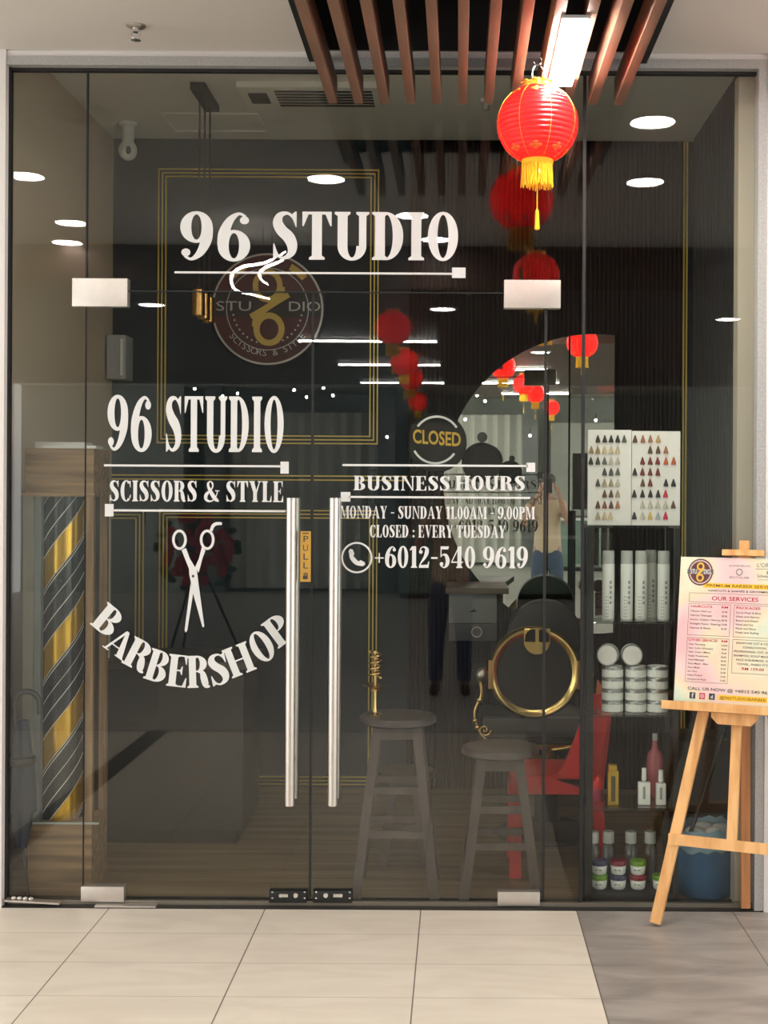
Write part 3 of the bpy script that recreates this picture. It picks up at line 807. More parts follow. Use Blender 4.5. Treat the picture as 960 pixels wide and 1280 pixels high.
for x, d, z, zc, lab in LP:
    loc = Vector((x, D(d), z))
    if first is None:
        root = thing('paper_lantern', loc, lab, 'lantern', 'red lanterns in a row'); first = root; lantern_parts(root)
    else:
        root = dup(first, loc=loc); root['label'] = lab
for root, (x, d, z, zc, lab) in zip([o for o in COL.objects if o.name.startswith('paper_lantern')], LP):
    if d == 2.57:
        for ch in root.children:
            if ch.name.startswith('centre_tassel'): ch.location.z = .085
    zt = z + LR * .965 * sin(1.17)
    c0 = Vector((x, D(d), 0))
    pts = [c0 + Vector((.02 * cos(a), 0, zt + .045 + .036 * sin(a))) for a in [2 * pi * k / 20 for k in range(20)]]
    q = MB().tube(pts, .0022, 6, closed=True)
    pts = [c0 + Vector((.014 * cos(a), .003, zt + .095 + .014 * sin(a))) for a in [pi + .3 + 1.25 * pi * k / 14 for k in range(15)]]
    q.tube(pts, .002, 6)
    q.cyl(c0 + Vector((0.013, .003, zt + .09)), c0 + Vector((.013, .003, max(zc, zt + .1))), .0015, n=6)
    q.build('hanging_hook', M_chrome, root, 50)

# sprinkler
p = P(170, 33, 4.85); x, y = p.x, p.y
root = thing('sprinkler_head', (x, y, HC), 'small chrome fire sprinkler head on the bare white ceiling', 'sprinkler')
MB().lathe([(.036, HC), (.036, HC - .003), (.026, HC - .010), (.014, HC - .013)], (x, y, 0), 24).build('escutcheon', M_steel, root, 40)
q = MB().cyl((x, y, HC - .012), (x, y, HC - .024), .012, n=14)
for s_ in (-1, 1): q.tube([(x + s_ * .010, y, HC - .022), (x + s_ * .016, y, HC - .034), (x + s_ * .008, y, HC - .046), (x, y, HC - .05)], .003, 8)
q.build('yoke', M_chrome, root, 40)
MB().lathe([(.018, HC - .051), (.018, HC - .053), (.004, HC - .056)], (x, y, 0), 18).build('deflector', M_chrome, root, 40)
#SHOP
# ================================================================== inside the shop
# gold trim frames on the back wall: one thing per frame
def goldframe(u0, u1, v0, v1, d, lab, group='gold frames on the shop wall', n=3):
    a, b = P(u0, v1, d), P(u1, v0, d); q = MB(); step = 4.6 * d / F; w = 1.5 * d / F
    for k in range(n):
        x0, x1, z0, z1 = a.x + k * step, b.x - k * step, a.z + k * step, b.z - k * step
        y0, y1 = ZB - .014, ZB - .002
        q.box(x0, x0 + w, y0, y1, z0, z1).box(x1 - w, x1, y0, y1, z0, z1).box(x0 + w, x1 - w, y0, y1, z0, z0 + w).box(x0 + w, x1 - w, y0, y1, z1 - w, z1)
    return tag(q.build('wainscot_outline', M_goldtrim, loc=((a.x + b.x) / 2, ZB - .006, a.z), smooth=0), lab, 'wall frame', group)
DW = 7.24
goldframe(196, 474, 212, 554, DW, 'upper gold line frame on the teal wall around the round sign')
goldframe(197, 472, 638, 980, DW, 'lower gold line frame on the teal wall behind the stools')
goldframe(92, 180, 638, 980, DW, 'narrow gold line frame on the teal wall behind the barber pole')
q = MB()
for k in range(2):
    z = PZ(596 + k * 5, DW); q.box(WL, PX(509, DW), ZB - .014, ZB - .002, z - .0035, z + .0035)
tag(q.build('gold_rail', M_goldtrim, loc=(0, ZB, PZ(600, DW)), smooth=0), 'double gold dado rail running along the teal wall', 'wall trim')
# dark fluted panel
FX0, FX1 = PX(510, DW), 1.205
q = MB().box(FX0, FX1, ZB - .02, ZB - .003, .004, HS - .006)
nf = 62; pw_ = (FX1 - FX0) / nf
for k in range(nf): q.lathe([(pw_ * .42, .004), (pw_ * .42, HS - .006)], (FX0 + (k + .5) * pw_, ZB - .02, 0), 8)
tag(q.build('fluted_panel', M_flute, loc=((FX0 + FX1) / 2, ZB, 0)), 'dark brown fluted wall panel behind the large mirror', 'wall panel')
q = MB()
for k in range(2): q.box(1.212 + k * .016, 1.220 + k * .016, ZB - .02, ZB - .002, 0, HS - .006)
tag(q.build('gold_rail', M_goldtrim, loc=(1.22, ZB, 0), smooth=0), 'vertical pair of gold strips beside the fluted panel', 'wall trim')
# big half-round mirror, turned 4 degrees
YAW, PIT = .0693, -.006
mc = P(741, 605, 7.14); mr = 187 * 7.14 / F
cutx = P(767, 605, 7.14).x - mc.x
poly = []
a0 = math.acos(cutx / mr)
for k in range(61):
    a = a0 + (2 * pi - 2 * a0) * k / 60
    poly.append((mr * cos(a), mr * sin(a)))
exm = Vector((cos(YAW), -sin(YAW), 0)); nm = Vector((-sin(YAW), -cos(YAW), PIT)).normalized(); eym = exm.cross(nm).normalized()
if eym.z < 0: eym = -eym
root = thing('wall_mirror', mc - Vector((0, -.02, mr)), 'large round-sided mirror on the dark fluted wall reflecting the mall', 'mirror')
MB().prism(poly, .006, mc, exm, eym, nm).build('mirror_glass', M_mirror, root, 20)
MB().prism([(x * 1.006 if x < cutx - .001 else x + .004, y_ * 1.006) for x, y_ in poly], -.016, mc, exm, eym, nm).build('backing', M_black, root, 20)

# round studio sign
LGX, LGR = P(334, 386, 7.2), 70 * 7.2 / F
root = thing('round_sign', (LGX.x, ZB, LGX.z - LGR), 'round maroon studio sign with gold number on the teal wall', 'sign')
yy = ZB - .035
MB().lathe([(LGR, ZB), (LGR, yy), (.001, yy)], (LGX.x, 0, LGX.z), 56, 'Y').build('sign_disc', mat('maroon_face', (0.085, 0.016, 0.020), .4), root, 40)
q = MB(); y2 = yy - .004
def sg(q, polys, y=y2, k=LGR):
    for g, off in layers(polys): q.add([Vector((LGX.x + p[0] * k, y - off, LGX.z + p[1] * k)) for p in g], [list(range(len(g)))])
sg(q, _ring(0, 0, 1.0, 1.0, .965, .965, n=64)); sg(q, _ring(0, 0, .74, .74, .725, .725, n=48))
q.build('silver_ring', mat('sign_silver', (0.45, 0.43, 0.41), .35, .5), root, 0)
q = MB(); sg(q, _r(-1.02, -.14, 1.02, .30), yy - .003); q.build('name_band', mat('sign_band', (0.03, 0.022, 0.022), .4), root, 0)
q = MB()
sg(q, _ring(.0, .42, .27, .30, .17, .20)); sg(q, _ring(.03, -.36, .28, .30, .17, .19), y2 - .0008)
sg(q, _stroke([(.26, .40, .10), (.24, .26, .10), (.06, .08, .10), (-.30, -.14, .10)], 24), y2 - .0016); sg(q, _stroke([(-.22, -.32, .10), (-.20, -.18, .10), (.0, .02, .10), (.38, .26, .10)], 24), y2 - .0024)
sg(q, _ring(0, 0, .92, .92, .80, .80, 40, 62, 8)); sg(q, _ring(0, 0, .92, .92, .80, .80, 118, 140, 8))
q.build('number_emblem', mat('sign_gold', (0.50, 0.34, 0.09), .35, .5), root, 0)
q = MB()
flat_text(q, 'STU', .17 * LGR, (LGX.x - .60 * LGR, y2 - .003, LGX.z - .01), (1, 0, 0), (0, 0, 1), width=.62 * LGR)
flat_text(q, 'DIO', .17 * LGR, (LGX.x + .66 * LGR, y2 - .003, LGX.z - .01), (1, 0, 0), (0, 0, 1), width=.56 * LGR)
txt = 'SCISSORS & STYLE'
for k, ch in enumerate(txt):
    a = R_(-90 - 52 + 104 * k / (len(txt) - 1)); r = .84 * LGR
    if ch == ' ': continue
    flat_text(q, ch, .115 * LGR, (LGX.x + r * cos(a), y2 - .003, LGX.z + r * sin(a)), (-sin(a), 0, cos(a)), (-cos(a), 0, -sin(a)))
for k in range(19):
    a = R_(190 + 160 * k / 18); sg(q, _disc(.62 * cos(a), .62 * sin(a), .018))
q.build('sign_lettering', MATS['sign_silver'], root, 0)

# brass pendants: canopy bar, three cables, three cylinders
x, y0, y1 = -1.232, D(6.24), D(6.62)
root = thing('pendant_lamp', (x, (y0 + y1) / 2, HS), 'row of three brass cylinder pendants on black cables in front of the teal wall', 'pendant lamp')
MB().rbox(x - .035, x + .035, y0, y1, HS - .035, HS, .004).build('ceiling_canopy', M_black, root, 30)
for k, (d, r) in enumerate(((6.30, .030), (6.43, .030), (6.56, .030))):
    y = D(d); z1, z0 = 2.555, 2.435
    xx = x + (.0, .0, .0)[k]
    cy = MB().lathe([(r * .3, z1 + .01), (r, z1), (r, z0), (r * .9, z0), (r * .85, z0 + .06)], (xx, y, 0), 24).build('lamp_shade', M_brass, root, 35)
    MB().cyl((xx, y, z1), (xx, y, HS - .03), .0045, n=8).build('cable', M_black, cy, 40)
# one-way ceiling cassette
a, b = PX(300, 6.4), PX(472, 6.4)
root = thing('air_conditioner', ((a + b) / 2, D(6.4), HS), 'white slim ceiling air conditioner with slotted grille near the pendants', 'air conditioner')
ya, yb_ = D(6.22), D(6.60)
MB().rbox(a, b, ya, yb_, HS - .03, HS, .006).build('casing', M_iceil, root, 30)
q = MB()
for k in range(6): q.box(a + .17, b - .03, ya + .05 + k * .045, ya + .07 + k * .045, HS - .034, HS - .029)
q.build('grille', mat('grille_grey', (0.06, 0.06, 0.058), .6), root, 0)
MB().box(a + .04, a + .13, ya + .09, ya + .25, HS - .034, HS - .029).build('control_window', MATS['grille_grey'], root, 0)
# access hatch outline and downlight housing in shop ceiling
a, b = PX(205, 6.9), PX(326, 6.9)
q = MB()
for (x0, x1, y0_, y1_) in ((a, b, D(6.75), D(6.76)), (a, b, D(7.08), D(7.09)), (a, a + .01, D(6.75), D(7.09)), (b - .01, b, D(6.75), D(7.09))): q.box(x0, x1, y0_, y1_, HS - .006, HS)
tag(q.build('access_hatch', M_iceil, loc=((a + b) / 2, D(6.92), HS), smooth=0), 'flat white hatch frame in the shop ceiling behind the pendant canopy', 'ceiling hatch')
# small running-man sign plate hanging
p = P(608, 148, 6.5)
root = thing('ceiling_sensor', (p.x, p.y, HS), 'small white square sensor on the shop ceiling behind the slats', 'sensor')
MB().rbox(p.x - .03, p.x + .03, p.y - .03, p.y + .03, HS - .02, HS, .004).build('sensor_case', M_can, root, 30)
MB().lathe([(.018, HS - .02), (.015, HS - .05), (.001, HS - .055)], (p.x, p.y, 0), 16).build('sensor_lens', M_capgrey, root, 40)
# camera dome
p = P(160, 176, 6.95); x, y = p.x, p.y; k = 6.95 / F
root = thing('security_camera', (x, y, HS), 'white ball security camera hanging in the ceiling corner', 'security camera')
zz = P(160, 188, 6.95).z
MB().lathe([(.048, HS), (.048, HS - .012), (.035, HS - .02), (.030, zz + .035)], (x, y, 0), 24).build('mount', M_can, root, 40)
hd = MB().ell((x, y, zz), 11.5 * k, 11.5 * k, 12.5 * k, 24, 16).build('camera_head', M_can, root, 60)
MB().ell((x + .010, y - .036, zz - .006), .017, .014, .024, 16, 10).build('camera_lens', M_black, hd, 60)

# white box added in place of a sign's reflection, near wall corner, and tall board on left
a, b = P(119, 472, 7.0), P(152, 416, 7.0)
root = thing('reflected_sign_box', ((a.x + b.x) / 2, ZB, a.z), 'grey white box standing in for a reflected sign in the wall corner above the barber pole', 'reflection stand-in')
MB().rbox(WL + .01, b.x, ZB - .16, ZB, a.z, b.z, .006).build('box_case', M_lightgrey, root, 30)
MB().rbox(WL + .085, b.x - .012, ZB - .172, ZB - .158, a.z + .02, b.z - .02, .004).build('box_front', M_can, root, 30)

# reception counter
CX1 = PX(306, 6.03); y0 = D(6.03)
root = thing('reception_counter', ((WL + CX1) / 2, y0 + .3, 0), 'low dark laminate counter standing behind the barber pole', 'counter')
MB().rbox(WL + .02, CX1, y0, y0 + .5, .07, .80, .006).build('counter_body', M_dark, root, 30)
MB().rbox(WL + .01, CX1 + .02, y0 - .02, y0 + .52, .80, .835, .006).build('counter_top', mat('counter_top', (.06, .055, .05), .3), root, 30)
MB().box(WL + .06, CX1 - .04, y0 + .04, y0 + .48, .003, .07).build('plinth', M_black, root, 0)
# framed white board standing on the counter
a, b = P(119, 747, 6.1), P(133, 622, 6.1)
root = thing('display_stand', ((a.x + b.x) / 2, a.y, .835), 'tall narrow pale framed board standing on the counter by the barber pole', 'board')
MB().rbox(a.x - .15, b.x, a.y + .02, a.y + .045, .835, b.z, .004).build('panel', mat('pale_panel', (.26, .27, .25), .5), root, 30)
q = MB().box(b.x - .008, b.x + .006, a.y + .012, a.y + .05, .835, b.z).box(a.x - .155, b.x, a.y + .012, a.y + .05, b.z - .012, b.z)
q.build('frame', M_can, root, 0)

# ------------------------------------------------------------------ barber pole cabinet
k = 5.30 / F
bx0, bx1 = PX(32, 5.33), PX(118, 5.33)
y0, y1 = .15, .385
zt, zm_, zl = PZ(563, 5.32), PZ(619, 5.32), PZ(1031, 5.32)
root = thing('barber_pole_cabinet', ((bx0 + bx1) / 2, (y0 + y1) / 2, .003), 'tall walnut cabinet holding a black and gold striped barber pole', 'barber pole')
q = MB().rbox(bx0, bx1, y0, y1, zm_, zt, .004); q.box(bx0 - .012, bx1 + .006, y0 - .01, y1, zm_ - .014, zm_)
q.build('top_box', M_walnut, root, 30)
q = MB().rbox(bx0 + .02, bx1, y0, y1, .003, zl, .004); q.build('base_box', M_walnut, root, 30)
q = MB().box(bx1 - .030, bx1, y0, y0 + .03, zl, zm_ - .014).box(bx1 - .03, bx1, y1 - .03, y1, zl, zm_ - .014); q.build('upright', M_walnutv, root, 0)
q = MB().box(bx0 - .005, bx0 + .035, y0, y0 + .04, zl, zm_ - .014).box(bx0 - .005, bx0 + .035, y1 - .04, y1, zl, zm_ - .014); q.build('upright', mat('reflected_wall_upright', (.24, .22, .18), .5), root, 0)  # pale upright: the wall's reflection is put into its colour
MB().box(bx0 + .035, bx0 + .06, y0 + .02, y1 - .02, zl, zm_ - .014).build('reflected_wall_strip', mat('bluish_grey_panel', (.18, .20, .21), .4), root, 0)  # strip added to stand in for the wall's reflection
MB().box(bx0 + .0, bx1 + .03, y0 - .012, y0 - .008, zl - .004, zl + .004).build('glass_ledge', mat('pale_edge', (.35, .40, .38), .3), root, 0)
px_ = PX(80.5, 5.45); pr = 28 * 5.45 / F; pyy = y0 + pr + .035
# striped pole: material by helix
m = bpy.data.materials.new('pole_stripes'); m.use_nodes = True
nt = m.node_tree; bs = nt.nodes['Principled BSDF']; N = nt.nodes.new; L = nt.links.new
tc = N('ShaderNodeTexCoord'); sp = N('ShaderNodeSeparateXYZ'); L(tc.outputs['UV'], sp.inputs[0])
PITCH = 113 * 5.40 / F
def math_(op, a, b=None):
    n = N('ShaderNodeMath'); n.operation = op
    for i, v in ((0, a), (1, b)):
        if v is None: continue
        if isinstance(v, (int, float)): n.inputs[i].default_value = v
        else: L(v, n.inputs[i])
    return n.outputs[0]
ph = math_('FRACT', math_('ADD', math_('SUBTRACT', math_('DIVIDE', sp.outputs[1], PITCH), math_('MULTIPLY', sp.outputs[0], 2.0)), 20.0))
rp = N('ShaderNodeValToRGB'); rp.color_ramp.interpolation = 'CONSTANT'
els = rp.color_ramp.elements; els[0].position = 0; els[0].color = (.70, .42, .055, 1); els[1].position = .34; els[1].color = (.62, .62, .60, 1)
for pos, col in ((.355, (.025, .03, .036, 1)), (.54, (.62, .62, .60, 1)), (.555, (.025, .03, .036, 1)), (.735, (.62, .62, .60, 1)), (.75, (.025, .03, .036, 1)), (.945, (.62, .62, .60, 1)), (.96, (.025, .03, .036, 1)), (.985, (.62, .62, .6, 1))):
    e = els.new(pos); e.color = col
L(ph, rp.inputs[0]); L(rp.outputs[0], bs.inputs['Base Color'])
isg = math_('LESS_THAN', ph, .34)
L(math_('MULTIPLY', isg, .72), bs.inputs['Metallic']); bs.inputs['Roughness'].default_value = .24
n = 64; q = MB(); rs = []
for zz in (zl, zm_ - .014): rs.append([Vector((px_ + pr * cos(2 * pi * i / n), pyy + pr * sin(2 * pi * i / n), zz)) for i in range(n)])
q.rings(rs); pole = q.build('striped_pole', m, root, 40)
uvl = pole.data.uv_layers.new(name='UVMap')
for poly_ in pole.data.polygons:
    us = []
    for li in poly_.loop_indices:
        co = pole.data.vertices[pole.data.loops[li].vertex_index].co + root.location
        us.append([math.atan2(co.y - pyy, co.x - px_) / (2 * pi), co.z])
    mxu = max(u[0] for u in us)
    for li, u in zip(poly_.loop_indices, us):
        if mxu - u[0] > .5: u[0] += 1
        uvl.data[li].uv = u
MB().rbox(px_ - pr - .03, bx1 - .002, y1 - .02, y1, zl, zm_ - .014, .003).build('back_panel', M_dark, root, 30)
# papers on top
for (u0, u1, v, dd, lab) in ((20, 90, 558.5, 5.27, 'white paper stack lying on the barber pole cabinet, longer lower sheet'), (44, 112, 563, 5.25, 'white booklet lying on the barber pole cabinet, front one')):
    a, b = P(u0, v, dd), P(u1, v, dd)
    yk = .17 if dd < 5.26 else .29
    o = MB().rbox(max(a.x, XL + .01), b.x, yk, yk + .11, zt, zt + (.012 if dd < 5.26 else .03), .002).build('paper_booklet', M_card, loc=((a.x + b.x) / 2, yk, zt))
    tag(o, lab, 'booklet', 'papers on the cabinet')

# folded umbrella leaning in the corner
ux = PX(31, 5.25); uy = .068
root = thing('umbrella', (ux, uy, .003), 'folded dark navy umbrella with hooked handle standing beside the barber pole', 'umbrella')
hx0, hz = PX(17, 5.2), PZ(884, 5.2)
r = 16 * 5.2 / F
pts = [Vector((hx0, uy, hz - .10))] + [Vector((hx0 + r - r * cos(a), uy - .02, hz + r * sin(a))) for a in [pi * k / 14 for k in range(15)]] + [Vector((hx0 + 2 * r, uy - .02, hz - .04))]
MB().tube(pts, .011, 10).build('hook_handle', mat('dark_handle', (.03, .03, .03), .4), root, 50)
q = MB()
zc = PZ(905, 5.2); rs = []
for kk, (zq, rq) in enumerate(((zc, .030), (zc - .10, .040), (zc - .22, .058), (zc - .36, .064), (.40, .06), (.30, .045), (.20, .025))):
    ring = []
    for i in range(24):
        a = 2 * pi * i / 24; rr = rq * (1 + .16 * sin(8 * a))
        ring.append(Vector((ux - .004 + rr * cos(a) * .85, uy + .0 + rr * sin(a) * .55, zq)))
    rs.append(ring)
q.rings(rs); q.build('folded_canopy', M_navycloth, root, 60)
MB().cyl((ux, uy, .21), (ux + .03, uy, .003), .007, .004, n=8).build('ferrule', M_black, root, 40)
MB().lathe([(.048, zc - .145), (.052, zc - .15), (.052, zc - .17), (.048, zc - .175)], (ux, uy, 0), 20).build('strap', M_black, root, 40)

# loose plates on the threshold
for (u0, u1, v0, v1, lab) in ((8, 76, 1123, 1128, 'loose grey steel strip lying tilted at the foot of the narrow pane'), (120, 196, 1127, 1130, 'thin grey steel strip lying under the door pivot plate')):
    a, b = P(u0, v1, 5.14), P(u1, v0, 5.14)
    ang = .05 if u0 < 50 else .0
    q = MB(); c0 = Vector(((a.x + b.x) / 2, -.035, .022 if u0 < 50 else .0075)); hw = (b.x - a.x) / 2
    q.obox(c0, (hw * cos(ang), 0, -hw * sin(ang)), (0, .018, 0), (0, 0, .003))
    if u0 < 50:
        for kk in range(4): q.ell((a.x + .03 + kk * .022, -.035, .034 - kk * .001), .010, .008, .007, 8, 6)
    tag(q.build('threshold_strip', M_steel2, loc=(c0.x, c0.y, .004), smooth=20), lab, 'metal strip')
#FURNITURE
# ------------------------------------------------------------------ stools
def stool(x, y, h, spread, label, seat_r, group='wooden bar stools', rz=0., rungs=(.36, .60)):
    root = thing('bar_stool', (x, y, .003), label, 'stool', group)
    z0 = .003
    q = MB().lathe([(seat_r * .9, h - .034), (seat_r, h - .026), (seat_r, h - .008), (seat_r * .96, h), (.001, h - .003)], (x, y, 0), 36)
    q.build('seat', M_stool, root, 40)
    legs = []
    ti = spread * .50
    for sx in (-1, 1):
        for sy in (-1, 1):
            a = Vector((x + sx * ti, y + sy * ti, h - .033)); b = Vector((x + sx * spread, y + sy * spread, z0))
            MB().bar(a, b, .036, .036, (0, 1, 0)).build('leg', M_stool, root, 20)
    def at(sx, sy, z): 
        f_ = (h - .033 - z) / (h - .033 - z0); s_ = ti + (spread - ti) * f_
        return Vector((x + sx * s_, y + sy * s_, z))
    q = MB(); q.bar(at(-1, -1, h - .06), at(1, -1, h - .06), .05, .02, (0, 1, 0)); q.bar(at(-1, 1, h - .06), at(1, 1, h - .06), .05, .02, (0, 1, 0))
    q.bar(at(-1, -1, h - .06), at(-1, 1, h - .06), .05, .02, (1, 0, 0)); q.bar(at(1, -1, h - .06), at(1, 1, h - .06), .05, .02, (1, 0, 0))
    q.build('apron', M_stool, root, 20)
    for i, fz in enumerate(rungs):
        for sy in (-1, 1):
            MB().bar(at(-1, sy, h * fz), at(1, sy, h * fz), .028, .018, (0, 1, 0)).build('rung', M_stool, root, 20)
        for sx in (-1, 1):
            z = h * (fz - .05); MB().bar(at(sx, -1, z), at(sx, 1, z), .028, .018, (1, 0, 0)).build('rung', M_stool, root, 20)
    return root
yS = D(5.39)
s1x = PX(499, 5.40)
stool(s1x, yS, .705, .155, 'tall dark wooden bar stool carrying the brass coil ornament', .155)
s2x = PX(627, 5.38)
stool(s2x, D(5.37), .585, .145, 'dark wooden bar stool standing before the barber chair, with shorter legs', .155)
stool(PX(508, 5.78), D(5.80), .40, .09, 'low dark wooden stool tucked behind the tall bar stool', .13, rungs=(.42,))
# brass ornament on the tall stool
ox = PX(471, 5.42); oy = yS - .01; oz = .705
root = thing('brass_ornament', (ox, oy, oz), 'brass coil ornament with round plate standing on the tall stool', 'ornament')
MB().lathe([(.032, oz), (.032, oz + .004), (.010, oz + .012), (.0065, oz + .03), (.0065, oz + .13)], (ox, oy, 0), 20).build('stem', M_gold, root, 40)
MB().lathe([(.012, oz + .110), (.05, oz + .118), (.056, oz + .124), (.05, oz + .126), (.012, oz + .122)], (ox, oy, 0), 28).build('drip_plate', M_gold, root, 40)
q = MB().lathe([(.022, oz + .098), (.024, oz + .106), (.018, oz + .112)], (ox, oy, 0), 20); q.build('knob', M_gold, root, 40)
pts = [Vector((ox + .022 * cos(a), oy + .022 * sin(a), oz + .15 + .105 * a / (2 * pi * 4.5))) for a in [2 * pi * 4.5 * j / 90 for j in range(91)]]
q = MB().tube(pts, .0055, 8); q.cyl((ox, oy, oz + .12), (ox, oy, oz + .26), .006, n=10); q.build('coil', M_gold, root, 50)

# ------------------------------------------------------------------ barber chair seen from behind its round back
d0 = 6.15; bc = P(668, 840, d0); cx, cy = bc.x, bc.y
root = thing('barber_chair', (cx, cy + .15, .003), 'black barber chair with gold ringed round back and curled gold arms', 'barber chair')
rz_ = bc.z; k = d0 / F; ro = 58 * k
q = MB().lathe([(ro * .80, -.02), (ro * .84, -.028), (ro * .94, -.03), (ro, -.012), (ro, .02), (ro * .92, .03), (ro * .8, .03)], (cx, cy, rz_), 56, 'Y', caps=False)
ring = q.build('gold_ring', M_gold, root, 50)
q = MB().lathe([(.001, -.012), (ro * .5, -.014), (ro * .82, -.010), (ro * .84, .03), (ro * .8, .07), (.001, .085)], (cx, cy, rz_), 48, 'Y'); q.build('round_backrest', M_leather, root, 50)
# bracket at top
a, b = P(654, 808, d0), P(687, 784, d0)
q = MB().rbox(a.x, b.x, cy - .05, cy - .02, a.z + .02, b.z, .006); q.lathe([(.001, -.05), ((b.x - a.x) / 2, -.05), ((b.x - a.x) / 2, -.02), (.001, -.02)], ((a.x + b.x) / 2, cy, a.z + .03), 24, 'Y')
q.box((a.x + b.x) / 2 - .008, (a.x + b.x) / 2 + .008, cy - .06, cy - .05, a.z + .02, b.z)
q.build('headrest_bracket', M_gold, root, 40)
# headrest dome
dz = P(680, 795, d0 + .14); rr = 47 * (d0 + .14) / F
q = MB(); prof = []
q.lathe([(.001, -.05), (rr * .7, -.045), (rr * .95, -.03), (rr, 0), (rr * .95, .03), (rr * .7, .045), (.001, .05)], (dz.x, cy + .13, dz.z), 48, 'Y')
q.build('headrest', M_leather, root, 50)
MB().rbox(dz.x - .03, dz.x + .03, cy + .06, cy + .10, rz_ + ro * .7, dz.z - rr * .2, .008).build('headrest_post', M_gold, root, 30)
# seat cushion
sz = P(668, 905, d0).z
q = MB(); prof = [(cx - .27, cx + .27)]
q.rbox(cx - .255, cx + .255, cy + .02, cy + .50, sz - .10, sz + .02, .05); q.build('seat', M_leather, root, 50)
q = MB().rbox(cx - .235, cx + .235, cy - .01, cy + .05, sz - .06, sz + .03, .02)
q.build('seat_back_roll', mat('dark_grey_leather', (.05, .05, .05), .3), root, 50)
q = MB().rbox(cx - .17, cx + .17, cy + .05, cy + .42, sz - .155, sz - .10, .015); q.build('seat_frame', M_dark, root, 40)
# arms
for s_ in (-1, 1):
    ax = cx + s_ * 66 * k
    q = MB().rbox(ax - s_ * .012, ax + s_ * .03, cy + .0, cy + .40, rz_ - .06, rz_ + .0, .014); arm = q.build('arm_pad', M_leather, root, 50)
    ball = MB().ell((ax - s_ * .0, cy - .02, rz_ - .01), .030, .03, .032, 16, 10).build('arm_ball', M_steel, arm, 60)
    pts = []
    for (du, dv) in ((-68, 10), (-66, 28), (-74, 48), (-72, 66), (-62, 82), (-45, 93), (-22, 97)):
        pts.append((cx + s_ * (-du) * k, cy - .015, rz_ - dv * k))
    pts = smooth_path([Vector(p) for p in pts], 36)
    q = MB().tube(pts, [.010 - .004 * i / 36 for i in range(37)], 10)
    for i in (0, 8, 16, 19): q.ell(pts[i], .015, .013, .012, 12, 8)
    sp_ = [Vector((cx + s_ * (62 - 8 * (1 - j / 24) * cos(j * .42)) * k, cy - .016, rz_ - (72 + 8 * (1 - j / 24) * sin(j * .42)) * k)) for j in range(24)]
    q.tube(sp_, .005, 8)
    q.build('arm_scroll', M_gold, arm, 60)
    MB().rbox(cx + s_ * 55 * k - .010, cx + s_ * 55 * k + .014, cy - .03, cy - .01, rz_ - .075, rz_ + .055, .004).build('side_plate', M_brass, root, 30)
# gold trim under the seat, column and base
a, b = P(632, 936, d0), P(725, 931, d0)
MB().rbox(a.x, b.x, cy - .005, cy + .03, a.z, b.z, .003).build('seat_trim', M_gold, root, 30)
z1, z0 = P(0, 931, d0).z, P(0, 957, d0).z
x1_ = P(686, 945, d0).x
MB().lathe([(.078, z1), (.082, z1 - .01), (.075, z1 - .02), (.075, z0 + .02), (.084, z0 + .012), (.084, z0)], (x1_, cy + .12, 0), 32).build('pump_column', M_gold, root, 40)
MB().lathe([(.085, z0), (.09, z0 - .04), (.075, z0 - .08), (.06, z0 - .09), (.06, .06)], (x1_, cy + .12, 0), 32).build('column_sleeve', M_black, root, 40)
MB().lathe([(.06, .07), (.16, .05), (.23, .025), (.24, .003)], (x1_, cy + .12, 0), 40).build('round_base', M_black, root, 40)

# ------------------------------------------------------------------ red plastic chair in profile, its back towards the product rack
yA, yB2 = D(5.54), D(5.90)
zs = PZ(968, 5.54); zs2 = PZ(993, 5.54)
root = thing('plastic_chair', (PX(690, 5.6), (yA + yB2) / 2, .003), 'red moulded plastic chair turned sideways behind the dark bar stool', 'chair')
xs0, xs1 = PX(640, 5.54), PX(752, 5.54)
q = MB().rbox(xs0, xs1, yA, yB2, zs2, zs - .004, .012); q.build('seat', M_red, root, 40)
# shell back with curved transition, full width
prof = [(PX(690, 5.54), zs - .01), (PX(700, 5.54), zs + .002), (PX(709, 5.54), PZ(951, 5.54)), (PX(719, 5.54), PZ(927, 5.54)), (PX(734, 5.54), PZ(886, 5.54)), (PX(740, 5.54), PZ(868, 5.54)), (PX(757, 5.54), PZ(866, 5.54)),
        (PX(768, 5.54), PZ(876, 5.54)), (PX(757, 5.54), PZ(925, 5.54)), (PX(752, 5.54), zs2)]
MB().prism(prof, .03, (0, yA, 0)).build('side_wing', M_red, root, 20)
q = MB().prism([(PX(747, 5.54), zs2 + .01), (PX(757, 5.54), zs2 + .01), (PX(770, 5.54), PZ(868, 5.54)), (PX(758, 5.54), PZ(862, 5.54))], yB2 - yA - .06, (0, yA + .03, 0)); q.build('backrest', M_red, root, 20)
for (xa, xb) in ((PX(648, 5.54), PX(648, 5.54) - .004), (PX(748, 5.54), PX(757, 5.54))):
    for yk in (yA + .022, yB2 - .022):
        MB().bar((xa, yk, zs2 + .01), (xb, yk, .003), .048, .04, (0, 1, 0)).build('leg', M_red, root, 20)

